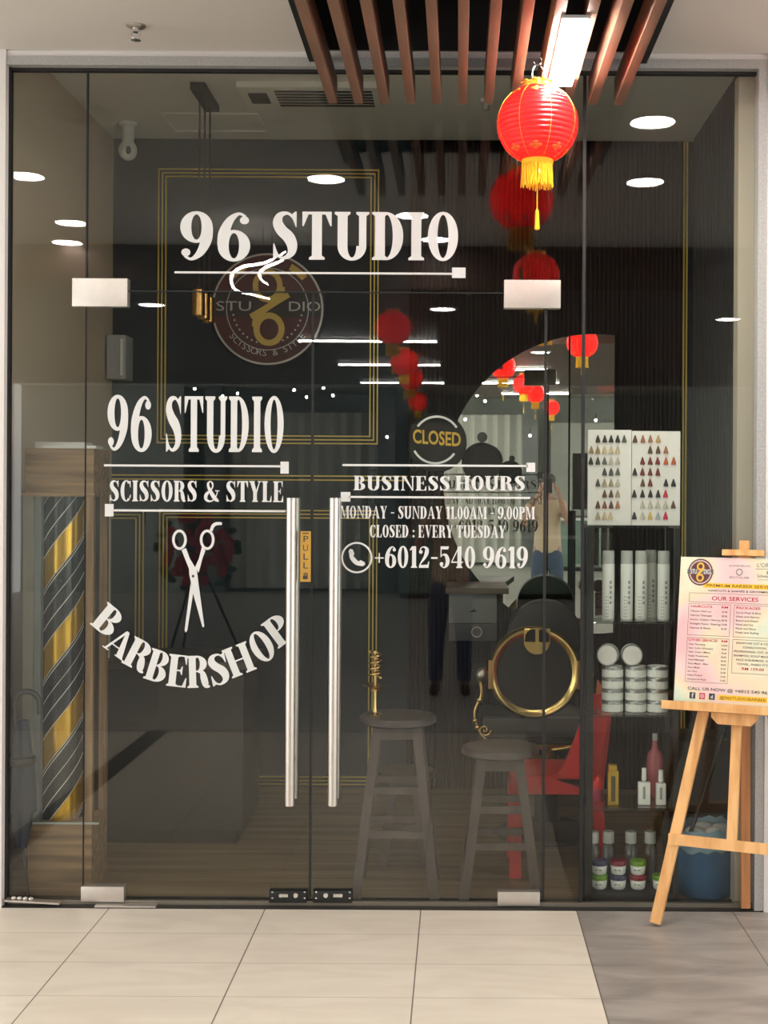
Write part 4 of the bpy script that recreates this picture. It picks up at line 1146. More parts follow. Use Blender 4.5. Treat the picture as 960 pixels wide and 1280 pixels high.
# ------------------------------------------------------------------ wall station: ledge with drawers beside the mirror
y0 = D(6.72)
a, b = P(557, 742, 6.72), P(636, 735, 6.72)
root = thing('drawer_station', ((a.x + b.x) / 2, ZB - .2, a.z - .25), 'small wall station with pale drawer under a thin ledge beside the mirror', 'drawer unit')
MB().rbox(a.x, b.x, y0 - .02, ZB - .04, a.z, b.z, .003).build('ledge', mat('ledge_wood', (.16, .12, .09), .4), root, 30)
a2, b2 = P(561, 779, 6.72), P(621, 742, 6.72)
dr_ = MB().rbox(a2.x, b2.x, y0, ZB - .045, a2.z, b2.z, .004).build('drawer', mat('drawer_grey', (.20, .205, .205), .4), root, 30)
p = P(592, 763, 6.72); q = MB(); q.prism([(p.x - .022, p.z - .008), (p.x + .022, p.z - .008), (p.x + .008, p.z), (p.x + .004, p.z + .012), (p.x - .006, p.z + .001)], -.003, (0, y0, 0)); q.build('emblem', M_black, dr_, 0)
a3, b3 = P(561, 801, 6.72), P(621, 780, 6.72)
dr_ = MB().rbox(a3.x, b3.x, y0, ZB - .045, a3.z, b3.z, .004).build('drawer', mat('drawer_dark', (.07, .07, .07), .4), root, 30)
p = P(596, 790, 6.72); pts = [Vector((p.x + .025 * cos(2 * pi * i / 20), y0 - .006, p.z + .025 * sin(2 * pi * i / 20))) for i in range(20)]
MB().tube(pts, .004, 6, closed=True).build('ring_pull', M_steel, dr_, 50)
# black box in front of mirror lower edge (hair dryer holder arm)
p0, p1 = P(556, 690, 6.9), P(600, 741, 6.75)

# ------------------------------------------------------------------ CLOSED sign and round black hand mirror on the inside of the glass
dS = GD + .05
cS = P(546, 553, dS); rS = 37.5 * dS / F
root = thing('closed_sign', (cS.x, cS.y, cS.z - rS), 'round black closed sign hanging inside the glass door', 'sign')
MB().lathe([(.001, -.004), (rS * .98, -.004), (rS, -.002), (rS, .004), (.001, .004)], cS, 56, 'Y').build('sign_disc', mat('sign_black', (.008, .0075, .0075), .7, spec=.15), root, 40)
q = MB()
def cs(q, polys, k, y): 
    for g in polys: q.add([Vector((cS.x + p[0] * k, cS.y + y, cS.z + p[1] * k)) for p in g], [list(range(len(g)))])
k1 = dS / F
cs(q, [[(x + 0, y + 3) for x, y in g] for g in _ring(0, 0, 30.5, 30.5, 27.8, 27.8, 32, 145, 24)], k1, -.0055); cs(q, [[(x - 2, y + 3) for x, y in g] for g in _ring(0, 0, 30.5, 30.5, 27.8, 27.8, 208, 325, 24)], k1, -.0055)
q.build('white_arc', M_vinyl, root, 0)
q = MB(); an = R_(-4)
flat_text(q, 'CLOSED', 16.5 * k1, (cS.x, cS.y - .0055, cS.z - 2.6 * k1), (cos(an), 0, sin(an)), (-sin(an) * .0, 0, 1), width=60 * k1, bold=.022)
q.build('gold_lettering', M_goldfoil, root, 0)
dS2 = GD + .12
c2 = P(602, 578, dS2); r2 = 25 * dS2 / F
root = thing('hand_mirror', (c2.x, c2.y, c2.z - r2), 'round black salon hand mirror hanging inside the glass door beside the closed sign', 'hand mirror')
MB().lathe([(.001, -.003), (r2 * .86, -.003), (r2 * .9, -.008), (r2 * .97, -.008), (r2, -.003), (r2, .008), (.001, .01)], c2, 48, 'Y').build('mirror_back', MATS['sign_black'], root, 40)
MB().cyl(c2 + Vector((0, 0, r2)), c2 + Vector((0, 0, r2 + .012)), .008, n=10).build('hanging_loop', M_black, root, 40)

q = MB().cyl((c2.x, .0065, c2.z + r2 + .016), (c2.x, .014, c2.z + r2 + .016), .02, n=18); q.cyl((c2.x, .012, c2.z + r2 + .016), (c2.x, c2.y + .012, c2.z + r2 + .016), .0035, n=8)
q.build('suction_hook', M_black, root, 40)
# ------------------------------------------------------------------ product rack behind the far pane
dF, dBk = 5.215, 5.47
rx0, rx1 = PX(734, dF), PX(851, dF)
yF, yBk = D(dF), D(dBk)
zS = [PZ(655, 5.3), PZ(773, 5.3), PZ(888, 5.3), PZ(1003, 5.3), .040]
root = thing('product_rack', ((rx0 + rx1) / 2, (yF + yBk) / 2, .003), 'black product rack with glass shelves of white hair products', 'shelf rack')
for xx in (rx0 + .014, rx1 - .012):
    for yk in (yF + .012, yBk - .012):
        top = zS[0] - .01 if not (xx < rx0 + .02 and yk < yF + .02) else zS[0] - .01
        MB().box(xx - .014 if xx < .6 else xx - .010, xx + .014 if xx < .6 else xx + .010, yk - .012, yk + .012, .003, top).build('post', M_black, root, 0)
for i, z in enumerate(zS[:-1]):
    o = MB().rbox(rx0 + .004, rx1 - .004, yF + .004, yBk - .004, z - .008, z, .001).build('glass_shelf', M_shelfglass, root, 0)
q = MB().rbox(rx0, rx1, yF, yBk, .003, zS[4], .004); q.build('base_board', M_black, root, 30)
q = MB()
for z in zS[:-1]: q.box(rx0 + .028, rx1 - .022, yF, yF + .006, z - .010, z - .0085).box(rx0 + .004, rx0 + .024, yF + .024, yBk - .024, z - .012, z - .0085).box(rx1 - .02, rx1 - .004, yF + .024, yBk - .024, z - .012, z - .0085)
q.build('shelf_rail', M_black, root, 0)

# colour chart standing open on top shelf
zc0, zc1 = zS[0], PZ(536, 5.25)
yc = yF + .05
cxl, cxr = PX(735, 5.25), PX(851, 5.25); cxm = PX(790, 5.25)
root = thing('hair_colour_chart', ((cxl + cxr) / 2, yc, zc0), 'open white hair colour chart with rows of tufts on top of the rack', 'colour chart')
root['label'] = 'open white hair colour chart with rows of tufts on top of the rack'
MB().rbox(cxl, cxm - .001, yc, yc + .012, zc0, zc1, .002).build('left_page', M_card, root, 30)
MB().rbox(cxm + .001, cxr, yc, yc + .012, zc0, zc1 - .004, .002).build('right_page', M_card, root, 30)
swl = {0: [(185, 'k'), (240, 'k'), (291, 'k'), (344, 'k'), (397, 'g')], 1: [(131, 'o'), (184, 'o'), (238, 'b'), (291, 'b'), (344, 'b')], 2: [(127, 'k'), (184, 'n'), (238, 'g'), (291, 'l'), (344, 'l')],
       3: [(238, 'n'), (291, 'n'), (344, 'g')], 4: [(184, 'n'), (238, 't'), (291, 't'), (344, 'l')], 5: [(238, 'd'), (291, 'd'), (344, 't')], 6: [(184, 'd'), (238, 'r'), (291, 'd'), (344, 'c')], 7: [(184, 't'), (238, 'b'), (286, 'b')]}
swr = {0: [(484, 'd'), (548, 'c'), (608, 'c'), (672, 'y')], 1: [(606, 'd'), (670, 'd'), (733, 'c')], 2: [(544, 'm'), (606, 'm'), (666, 'm'), (733, 'x'), (796, 'x')], 3: [(482, 'k'), (544, 'm'), (606, 'm'), (668, 'm')],
       4: [(546, 'd'), (606, 'm'), (733, 'k'), (794, 'k')], 5: [(478, 'k'), (544, 'k'), (608, 'k'), (670, 'k'), (730, 'w')], 6: [(544, 'l'), (606, 'l'), (668, 'l'), (730, 'l'), (792, 'd')], 7: [(478, 'k'), (544, 'l'), (606, 'v'), (668, 's'), (730, 'w')]}
SC = dict(k=(.018, .018, .02), g=(.10, .10, .085), n=(.055, .06, .06), o=(.30, .21, .09), b=(.56, .45, .26), l=(.48, .46, .38), t=(.36, .29, .18), d=(.11, .045, .03), r=(.22, .07, .04), c=(.36, .14, .08),
          y=(.50, .32, .13), m=(.16, .018, .02), x=(.48, .10, .035), w=(.50, .02, .05), v=(.55, .40, .07), s=(.34, .40, .43))
SWM = {}
for par, tab, rowy in ((0, swl, 0), (1, swr, 0)):
    for r_, lst in tab.items():
        for (xp, kk) in lst:
            u = 720 + xp * .15625; v = 520 + (210 + r_ * 88.5) * .15625
            p = P(u, v, 5.22)
            key = kk
            if key not in SWM:
                SWM[key] = mat('hair_' + kk, SC[kk], .45, noise=.25, nscale=120)
            h, w_ = .030, .0095
            q = MB(); rs = []
            for (f_, hw) in ((0, w_), (.25, w_ * .95), (.6, w_ * .6), (.85, w_ * .34), (1, w_ * .22)):
                rs.append([Vector((p.x + hw * cos(a), yc - .002 - .006 * (1 - f_) * (0 if sin(a) > 0 else -sin(a)), p.z + h * f_)) for a in [2 * pi * i / 10 for i in range(10)]])
            q.rings(rs); q.build('hair_tuft', SWM[key], root, 50)

# ---- spray cans
def can(x, y, z, h, r, label, group, cap=.18, first=[None]):
    if first[0] is None:
        root = thing('spray_can', (x, y, z), label, 'spray can', group)
        hb = h * (1 - cap)
        b_ = MB().lathe([(r * .94, z), (r, z + .004), (r, z + hb - .006), (r * .93, z + hb)], (x, y, 0), 28).build('can_body', M_can, root, 40)
        q = MB()
        for j, ch in enumerate('ULTRA'):
            a = -pi / 2 + .28; rr = r + .0006; zz = z + hb * .66 - j * .020
            q.add([Vector((x + rr * cos(a + s_ * .18), y + rr * sin(a + s_ * .18), zz + dz_)) for s_, dz_ in ((-1, -.006), (1, -.006), (1, .006), (-1, .006))], [(0, 1, 2, 3)])
        for j in range(9):
            rr = r + .0006; zz = z + hb * .40 - j * .013
            q.add([Vector((x + rr * cos(a_), y + rr * sin(a_), zz + dz_)) for a_, dz_ in ((-pi / 2 - .55, -.002), (-pi / 2 - .05, -.002), (-pi / 2 - .05, .002), (-pi / 2 - .55, .002))], [(0, 1, 2, 3)])
        q.build('print', mat('faint_print', (.30, .34, .34), .6), b_, 0)
        MB().lathe([(r * .97, z + hb - .003), (r * .97, z + h - .006), (r * .90, z + h), (.001, z + h)], (x, y, 0), 28).build('cap', M_capgrey, root, 40)
        MB().lathe([(r * .4, z + hb), (r * .32, z + hb + .03), (.001, z + hb + .034)], (x, y, 0), 14).build('nozzle', M_can, root, 40)
        first[0] = root
    else:
        root = dup(first[0], loc=(x, y, z)); root['label'] = label; root['group'] = group
    return root
for u, lab in ((761, 'tall white spray can with grey cap, first from the black post'), (784, 'tall white spray can with grey cap, second from the black post'), (802, 'tall white spray can with grey cap, third from the black post'), (830, 'tall white spray can with grey cap, standing apart at the shelf end')):
    can(PX(u, 5.30), D(5.30), zS[1] + .001, .272, .0245, lab, 'white spray cans on the rack')
can(PX(814, 5.40), D(5.40), zS[1] + .001, .235, .022, 'white spray can standing behind the third can', 'white spray cans on the rack')
# ---- jars
JF = [None]
def jar(x, y, z, label, lying=False):
    r, h = .0425, .0445
    if JF[0] is None:
        root = thing('product_jar', (x, y, z), label, 'jar', 'white jars on the rack')
        MB().lathe([(r * .93, z), (r, z + .003), (r, z + .031), (r * .95, z + .033)], (x, y, 0), 32).build('jar_body', M_can, root, 40)
        MB().lathe([(r * 1.01, z + .032), (r * 1.01, z + h - .002), (r * .97, z + h), (r * .9, z + h), (.001, z + h)], (x, y, 0), 32).build('lid', M_lid, root, 40)
        MB().lathe([(r * .88, z + h), (r * .88, z + h + .0006), (.001, z + h + .0006)], (x, y, 0), 32).build('lid_label', M_card, root, 40)
        JF[0] = root
        return root
    root = dup(JF[0], loc=(x, y, z)); root['label'] = label
    if lying: root.rotation_euler = lying
    return root
cols = ((767, 'first column by the post'), (796, 'middle column'), (823, 'last column'))
lev = ('bottom', 'second', 'third', 'top')
for u, cn in cols:
    for j in range(4):
        jar(PX(u, 5.30), D(5.30), zS[2] + .001 + j * .0455, 'white jar with grey lid, %s of the %s' % (lev[j], cn))
zj = zS[2] + .001 + 4 * .0455
jar(PX(763, 5.29), D(5.315), zj + .043, 'white jar lying on its side facing out on the first jar column', (pi / 2, 0, -.25))
jar(PX(791, 5.29), D(5.30) + .016, zj + .043, 'white jar lying on its side facing out on the middle jar column', (pi / 2 + .0, 0, -.03))

# ---- third shelf: gold box, two white pump bottles, pink flask, red carton
z = zS[3] + .001
p = PX(768, 5.28)
root = thing('gold_carton', (p, D(5.28), z), 'slim gold carton standing on the lower glass shelf', 'box')
MB().rbox(p - .0205, p + .0205, D(5.26), D(5.30), z, z + .135, .002).build('carton', M_goldfoil, root, 30)
MB().rbox(p - .018, p + .014, D(5.262), D(5.298), z + .135, z + .157, .002).build('carton_top', M_goldfoil, root, 30)
MB().box(p - .009, p + .008, D(5.26) - .0012, D(5.26), z + .015, z + .115).build('dark_window', mat('olive_print', (.09, .075, .03), .5), root, 0)
for u, h, lab in ((807, .118, 'white flat bottle with slim cap beside the pink flask'), (828, .112, 'white flat bottle with slim cap at the shelf end')):
    x, y = PX(u, 5.28), D(5.28)
    root = thing('lotion_bottle', (x, y, z), lab, 'bottle', 'white lotion bottles')
    w_ = .024 if u < 820 else .0195
    b_ = MB().rbox(x - w_, x + w_, y - .014, y + .014, z, z + h * .76, .006).build('bottle_body', M_can, root, 40)
    MB().cyl((x, y, z + h * .76), (x, y, z + h * .82), .008, n=14).build('neck', M_capgrey, root, 40)
    MB().lathe([(.0105, z + h * .82), (.0095, z + h * 1.22), (.001, z + h * 1.22)], (x, y, 0), 18).build('cap', M_can, root, 40)
    MB().box(x - .006, x + .004, y - .0148, y - .014, z + h * .2, z + h * .62).build('print', MATS['faint_print'], b_, 0)
x, y = PX(820, 5.40), D(5.39)
root = thing('pink_flask', (x, y, z), 'clear flask of pink liquid behind the white lotion bottles', 'bottle')
MB().lathe([(.012, z), (.024, z + .02), (.030, z + .09), (.034, z + .15), (.030, z + .18), (.014, z + .20), (.010, z + .24), (.001, z + .24)], (x, y, 0), 24).build('flask_body', mat('pink_glass', (.42, .10, .12), .15, coat=.3), root, 50)
MB().lathe([(.0115, z + .235), (.0115, z + .262), (.001, z + .264)], (x, y, 0), 16).build('stopper', M_capgrey, root, 40)
x, y = PX(749, 5.33), D(5.33)
root = thing('red_tub', (x, y, z), 'red capped plastic tub beside the slim gold carton', 'tub')
MB().lathe([(.020, z), (.022, z + .004), (.022, z + .055)], (x, y, 0), 22).build('tub_body', mat('dark_pink', (.42, .05, .10), .35), root, 40)
MB().lathe([(.025, z + .052), (.025, z + .080), (.021, z + .088), (.006, z + .104), (.001, z + .105)], (x, y, 0), 22).build('cap', M_red, root, 40)
# ---- bottom: colourful lidded jars in two layers, clear bottles behind
LC = dict(navy=(.05, .055, .12), maroon=(.22, .02, .04), green=(.13, .30, .02))
z = zS[4] + .001
def tub(x, y, z, col, lab):
    root = thing('wax_tub', (x, y, z), lab, 'tub', 'wax tubs with coloured lids')
    MB().lathe([(.022, z), (.028, z + .006), (.031, z + .036), (.030, z + .038)], (x, y, 0), 28).build('tub_body', M_can, root, 40)
    MB().lathe([(.0315, z + .037), (.0325, z + .040), (.0325, z + .053), (.031, z + .056), (.001, z + .056)], (x, y, 0), 28).build('lid', mat('lid_' + col, LC[col], .35), root, 40)
    q = MB()
    for a0_ in (-.5, .0): 
        q.add([Vector((x + .0305 * cos(-pi / 2 + a0_ + s_ * .17), y + .0305 * sin(-pi / 2 + a0_ + s_ * .17), z + .022 + dz_)) for s_, dz_ in ((-1, -.003), (1, -.003), (1, .003), (-1, .003))], [(0, 1, 2, 3)])
    q.build('print', MATS['faint_print'], root, 0)
for u, c0, c1 in ((752, 'green', 'navy'), (775.5, 'navy', 'maroon'), (800, 'maroon', 'green')):
    tub(PX(u, 5.28), D(5.28), z, c0, 'white wax tub with %s lid in the bottom layer' % c0)
    tub(PX(u, 5.28), D(5.28), z + .057, c1, 'white wax tub with %s lid stacked on the upper layer' % c1)
tub(PX(828, 5.28), D(5.28), z, 'green', 'single white wax tub with green lid behind the easel leg')
for u, lab in ((744, 'clear pump bottle nearest the black post'), (763, 'clear pump bottle behind the navy lid'), (791, 'clear pump bottle behind the green lid'), (815, 'clear pump bottle at the end behind the easel leg')):
    x, y = PX(u, 5.40), D(5.40)
    root = thing('clear_bottle', (x, y, z), lab, 'bottle', 'clear bottles in the rack bottom')
    MB().lathe([(.024, z), (.026, z + .005), (.026, z + .13), (.015, z + .15)], (x, y, 0), 22).build('bottle_body', mat('smoky_plastic', (.10, .10, .095), .2, coat=.3), root, 40)
    MB().lathe([(.023, z + .150), (.023, z + .192), (.021, z + .196), (.001, z + .196)], (x, y, 0), 22).build('cap', M_capgrey, root, 40)

# ------------------------------------------------------------------ blue bin, luggage box, broom behind the far pane
x, y = PX(884, 5.36), D(5.37)
root = thing('waste_bin', (x, y, .003), 'blue round waste bin with white bag rim behind the easel', 'waste bin')
zt_ = PZ(1040, 5.3); r0 = 36 * 5.36 / F; r1 = 40 * 5.36 / F
MB().lathe([(r0 * .96, .003), (r0, .01), (r1, zt_ - .01), (r1 * 1.03, zt_), (r1 * .97, zt_), (r0 * .9, .03)], (x, y, 0), 36).build('bin_body', M_blue, root, 40)
q = MB(); rs = []
rnd = random.Random(5)
for j, (rr, zz) in enumerate(((1.06, -.06), (1.08, -.02), (1.07, .01), (1.0, .02), (.9, 0), (.82, -.06))):
    rs.append([Vector((x + r1 * (rr + rnd.uniform(-.035, .035)) * cos(2 * pi * i / 30), y + r1 * (rr + rnd.uniform(-.03, .03)) * sin(2 * pi * i / 30), zt_ + zz + rnd.uniform(-.012, .012))) for i in range(30)])
q.rings(rs, False, False).build('bag_rim', mat('blue_white_bag', (.20, .34, .42), .4), root, 70)
q = MB()
for (dx, dy, rr) in ((-.05, -.05, .045), (.03, -.06, .05), (.06, .0, .04), (.0, .02, .05)): q.ell((x + dx, y + dy, zt_ - .005), rr, rr * .8, .03, 12, 8)
q.build('crumpled_paper', M_bag, root, 70)
a, b = P(842, 1016, 5.75), P(912, 926, 5.75)
root = thing('storage_box', ((a.x + b.x) / 2, D(5.9), .003), 'dark grey storage cabinet standing behind the blue waste bin', 'cabinet')
MB().rbox(a.x, min(b.x, WR - .03), D(5.75), D(6.05), .003, a.z, .006).build('lower_body', M_black, root, 30)
MB().rbox(a.x, min(b.x, WR - .03), D(5.75), D(6.05), a.z + .004, b.z, .006).build('upper_box', mat('charcoal_plastic', (.055, .055, .06), .4), root, 30)
p0, p1 = P(904, 918, 5.30), P(866, 1032, 5.28)
root = thing('broom', (p1.x, p1.y, p1.z), 'black broom handle leaning out of the blue waste bin', 'broom')
dd = (p1 - p0).normalized()
MB().cyl(p0 - dd * .25, p1 + dd * .05, .009, n=12).build('handle', M_black, root, 40)
MB().rbox(p1.x - .012, p1.x + .05, p1.y + .0, p1.y + .03, p1.z - .14, p1.z - .05, .008).build('dustpan_head', M_dark, root, 30)

# ------------------------------------------------------------------ easel with price board, outside
yaw = R_(23); lean = R_(11)
er = Vector((cos(yaw), -sin(yaw), 0)); nb = Vector((sin(yaw), cos(yaw), 0)); up = (nb * sin(lean) + Vector((0, 0, 1)) * cos(lean)); nf_ = up.cross(er)
if nf_.y > 0: nf_ = -nf_      # front normal, towards the camera
foot = P(818, 1158, 4.943); foot.z = 0
O = foot + er * .275
def E(a, b, c=0): return O + er * a + up * b + nf_ * c
root = thing('wooden_easel', (O.x, O.y, 0), 'pine A-frame easel holding the service price board outside the glass', 'easel')
bA, bB = P(840, 891, 4.9).z / cos(lean), 0
bTop = 1.42
MB().bar(E(-.272, .012), E(-.028, bTop - .06), .040, .022, nf_).build('leg', M_pine, root, 20)
MB().bar(E(.272, .012), E(.028, bTop - .06), .040, .022, nf_).build('leg', M_pine, root, 20)
bcr = PZ(1054, 4.9) / cos(lean)
MB().bar(E(-.235, bcr, .014), E(.235, bcr, .014), .040, .018, nf_).build('crossbar', M_pine, root, 20)
MB().bar(E(0, bcr + .01, .014), E(0, bTop + .03, .014), .036, .020, nf_).build('mast', M_pine, root, 20)
bt = PZ(891, 4.87) / cos(lean)
tr_ = MB().obox(E(-.005, bt - .008, .045), er * .268, up * .009, nf_ * .035); tr_.obox(E(-.005, bt + .004, .077), er * .268, up * .010, nf_ * .004)
tr_ = tr_.build('tray', M_pine, root, 20)
MB().prism([(-.085, 0), (.085, 0), (.085, -.018), (.06, -.042), (-.06, -.042), (-.085, -.018)], .022, E(-.005, bt - .018, .028), er, up, nf_).build('tray_block', M_pine, tr_, 20)
MB().obox(E(0, 1.40, .03), er * .078, up * .011, nf_ * .016).build('top_clip', M_pine, root, 20)
rf = P(932, 1140, 5.13); rf.z = .0
MB().bar(E(.0, 1.30, -.02), Vector((rf.x, -.035, .012)), .034, .024, (0, 1, 0)).build('rear_leg', M_pined, root, 20)
# price board
bw0, bw1 = -.238, .200; bb, btp = bt + .016, bt + .016 + .55
bcn = .030
root = thing('price_board', E((bw0 + bw1) / 2, bb, bcn), 'pastel barber services price board standing on the wooden easel', 'notice board')
m = bpy.data.materials.new('pastel_print'); m.use_nodes = True
nt = m.node_tree; bs = nt.nodes['Principled BSDF']; N = nt.nodes.new; L = nt.links.new
tc = N('ShaderNodeTexCoord'); nz = N('ShaderNodeTexNoise'); nz.inputs['Scale'].default_value = 4.2; nz.inputs['Detail'].default_value = 1
L(tc.outputs['Object'], nz.inputs['Vector'])
rp = N('ShaderNodeValToRGB'); els = rp.color_ramp.elements
els[0].position = .30; els[0].color = (.80, .48, .50, 1); els[1].position = .70; els[1].color = (.52, .74, .62, 1)
for pos, col in ((.42, (.80, .60, .57, 1)), (.50, (.80, .67, .47, 1)), (.58, (.74, .75, .56, 1))): e = els.new(pos); e.color = col
L(nz.outputs['Fac'], rp.inputs[0]); L(rp.outputs[0], bs.inputs['Base Color']); bs.inputs['Roughness'].default_value = .45
MB().obox(E((bw0 + bw1) / 2, (bb + btp) / 2, bcn), er * (bw1 - bw0) / 2, up * (btp - bb) / 2, nf_ * .004).build('board_panel', m, root, 0)
BW, BH = bw1 - bw0, btp - bb
cB = bcn + .0045
def bp(fx, fy, c=.0): return E(bw0 + (.09 + (fx - .14) * .93) * BW, btp - fy * BH, cB + c)
def btext(q, txt, fx, fy, h, align='CENTER', width=None, bold=.010): flat_text(q, txt, h * BH, bp(fx, fy, .0006), er, up, align, width * BW * .93 if width else None, bold)
def brect(q, x0, y0, x1, y1, c=.0003): return q.add([bp(x0, y1, c), bp(x1, y1, c), bp(x1, y0, c), bp(x0, y0, c)], [(0, 1, 2, 3)])
def bframe(q, x0, y0, x1, y1, w=.004):
    k = w * BW / BH
    brect(q, x0, y0, x1, y0 + k); brect(q, x0, y1 - k, x1, y1); brect(q, x0, y0 + k, x0 + w, y1 - k); brect(q, x1 - w, y0 + k, x1, y1 - k)
# logo
lc = (.236, .105); lr = .118
def blogo(q, polys, c, k=lr):
    for g, off in layers(polys): q.add([bp(lc[0] + p[0] * k, lc[1] - p[1] * k * BW / BH, c + off) for p in g], [list(range(len(g)))])
q = MB(); blogo(q, _disc(0, 0, 1, n=36), .0003); lg = q.build('logo_disc', mat('logo_maroon', (.10, .022, .026), .5), root, 0)
q = MB(); blogo(q, _ring(0, 0, .90, .90, .80, .80), .0006); q.build('logo_ring', mat('logo_pale', (.55, .42, .38), .5), lg, 0)
q = MB(); blogo(q, _r(-1.04, -.16, 1.04, .2), .0007); q.build('logo_band', mat('logo_band', (.13, .10, .11), .5), lg, 0)
q = MB(); blogo(q, _ring(0, .42, .30, .30, .17, .17), .001); blogo(q, _ring(0, -.42, .30, .30, .17, .17), .001); blogo(q, _stroke([(.26, .36, .13), (.1, .1, .13), (-.1, -.1, .13), (-.26, -.36, .13)], 10), .001); blogo(q, _stroke([(-.26, -.30, .13), (-.05, .0, .13), (.26, .22, .13)], 10), .001)
q.build('logo_number', M_goldpaint, lg, 0)
q = MB(); flat_text(q, 'STU', .018, bp(lc[0] - .063, lc[1] + .012, .001), er, up, width=.045 * BW * 1.2); flat_text(q, 'DIO', .018, bp(lc[0] + .063, lc[1] + .012, .001), er, up, width=.045 * BW * 1.2); q.build('logo_lettering', M_card, lg, 0)
# brand strip
q = MB(); btext(q, 'ALFAPARF MILANO', .60, .060, .011, width=.20); btext(q, "L'OREAL", .86, .060, .028, width=.20); brect(q, .75, .070, .97, .074)
btext(q, 'BOTALAB', .60, .142, .014, width=.18); btext(q, 'Schwarzkopf', .86, .130, .020, width=.19); brect(q, .77, .145, .96, .148)
for g in _ring(.60, .098, .032, .025, .022, .017): q.add([bp(px_2, py_2, .0005) for px_2, py_2 in g], [(0, 1, 2, 3)])
brect(q, .85, .085, .875, .107)
q.build('sponsor_lettering', mat('grey_ink', (.28, .28, .27), .7), root, 0)
q = MB(); brect(q, .27, .180, .985, .212); q.build('yellow_banner', M_yellow, root, 0)
q = MB(); btext(q, 'PREMIUM BARBER SERVICES', .63, .205, .0185, width=.66); q.build('banner_lettering', mat('brown_ink', (.14, .06, .02), .7), root, 0)
q = MB(); btext(q, 'HAIRCUTS & SHAVES & GROOMING', .61, .238, .0135, width=.58); q.build('tagline', M_ink, root, 0)
q = MB(); btext(q, 'OUR SERVICES', .57, .298, .027, width=.43); q.build('heading', M_redink, root, 0)
q = MB(); bframe(q, .14, .25, .975, .315); bframe(q, .14, .325, .535, .545); bframe(q, .565, .325, .975, .545); bframe(q, .14, .56, .535, .865); bframe(q, .565, .56, .975, .79)
q.build('table_frame', mat('thin_brown_line', (.40, .26, .20), .7), root, 0)
for txt, fx, fy, h, al, wd in (('HAIRCUTS', .16, .352, .016, 'LEFT', .20), ('RM', .48, .352, .015, 'CENTER', .06), ('PACKAGES', .585, .352, .016, 'LEFT', .22),
                               ('OTHER SERVICES', .155, .585, .016, 'LEFT', .27), ('RM', .49, .585, .015, 'CENTER', .055), ('RM 159.00', .76, .765, .018, 'CENTER', .20)):
    q = MB(); btext(q, txt, fx, fy, h, al, wd); q.build('red_lettering', M_redink, root, 0)
q = MB()
for i, (s_, pz) in enumerate((('Classic Haircut', '35.00'), ('Haircut Teenager', '28.00'), ('Senior Citizen Haircut', '28.00'), ('Straight Razor Shaving', '25.00'), ('Haircut & Shave', '55.00'))):
    btext(q, s_, .16, .383 + i * .029, .0125, 'LEFT', .013 * len(s_)); btext(q, pz, .48, .383 + i * .029, .0125)
q.build('haircut_lettering', mat('soft_ink', (.20, .14, .13), .7), root, 0); q = MB()
for i, s_ in enumerate(('Cut & Wash & Blow', 'Wash and Haircut', 'Beard and Shave', 'Wash and Cut', 'Wash and Shave', 'Wash and Styling')):
    btext(q, s_, .585, .383 + i * .027, .0125, 'LEFT', .0135 * len(s_)); btext(q, '45.00', .93, .383 + i * .027, .0125)
q.build('package_lettering', mat('soft_ink', (.20, .14, .13), .7), root, 0); q = MB()
for i, (s_, pz) in enumerate((('Hair Perming', '150.00'), ('Hair Color (Women)', '90.00'), ('Hair Color (Men)', '70.00'), ('Scalp Treatment', '55.00'), ('Head Massage', '40.00'), ('Face Mask - Men', '40.00'), ('Face Mask', '35.00'), ('Ear Wax', '25.00'), ('Nail Polish', '15.00'), ('Shampoo & Wash', '15.00'))):
    btext(q, s_, .16, .612 + i * .0265, .0115, 'LEFT', .0125 * len(s_)); btext(q, pz, .49, .612 + i * .0265, .0115)
q.build('service_lettering', mat('soft_ink', (.20, .14, .13), .7), root, 0); q = MB()
for i, s_ in enumerate(('SIGNATURE CUT & COLOR', 'CONSULTATION,', 'PROFESSIONAL CUT, SHAVE,', 'SHAMPOO, SCALP MASSAGE,', 'FACE SCRUB/MASK, HOT', 'TOWEL, FINISH STYLE')):
    btext(q, s_, .77, .590 + i * .0285, .0135, width=min(.38, .0165 * len(s_)))
q.build('signature_lettering', mat('soft_ink', (.20, .14, .13), .7), root, 0)
q = MB(); btext(q, 'CALL US NOW @ +6012 540 9619', .56, .918, .0195, width=.78); q.build('phone_lettering', M_ink, root, 0)
q = MB(); brect(q, .19, .935, .245, .978); ic = q.build('social_icon', mat('icon_dark', (.03, .035, .05), .5), root, 0); q = MB(); brect(q, .37, .935, .425, .978); ic3 = q.build('social_icon', mat('icon_dark', (.03, .035, .05)), root, 0)
q = MB(); brect(q, .28, .935, .335, .978); ic2 = q.build('social_icon', mat('icon_pink', (.62, .08, .12), .5), root, 0)
q = MB(); btext(q, 'f', .2175, .972, .032); q.build('icon_mark', M_card, ic, 0); q = MB(); btext(q, 'd', .397, .969, .024); q.build('icon_mark', M_card, ic3, 0)
q = MB()
for g in _ring(.3075, .9565, .015, .0115, .010, .0077): q.add([bp(a_, b_, .0006) for a_, b_ in g], [(0, 1, 2, 3)])
q.build('icon_mark', M_card, ic2, 0)
q = MB(); brect(q, .455, .940, .90, .976); q.build('yellow_banner', M_yellow, root, 0)
q = MB(); btext(q, '@96STUDIOBARBER', .68, .968, .0185, width=.42); q.build('handle_lettering', mat('brown_ink', (.1, .1, .1)), root, 0)
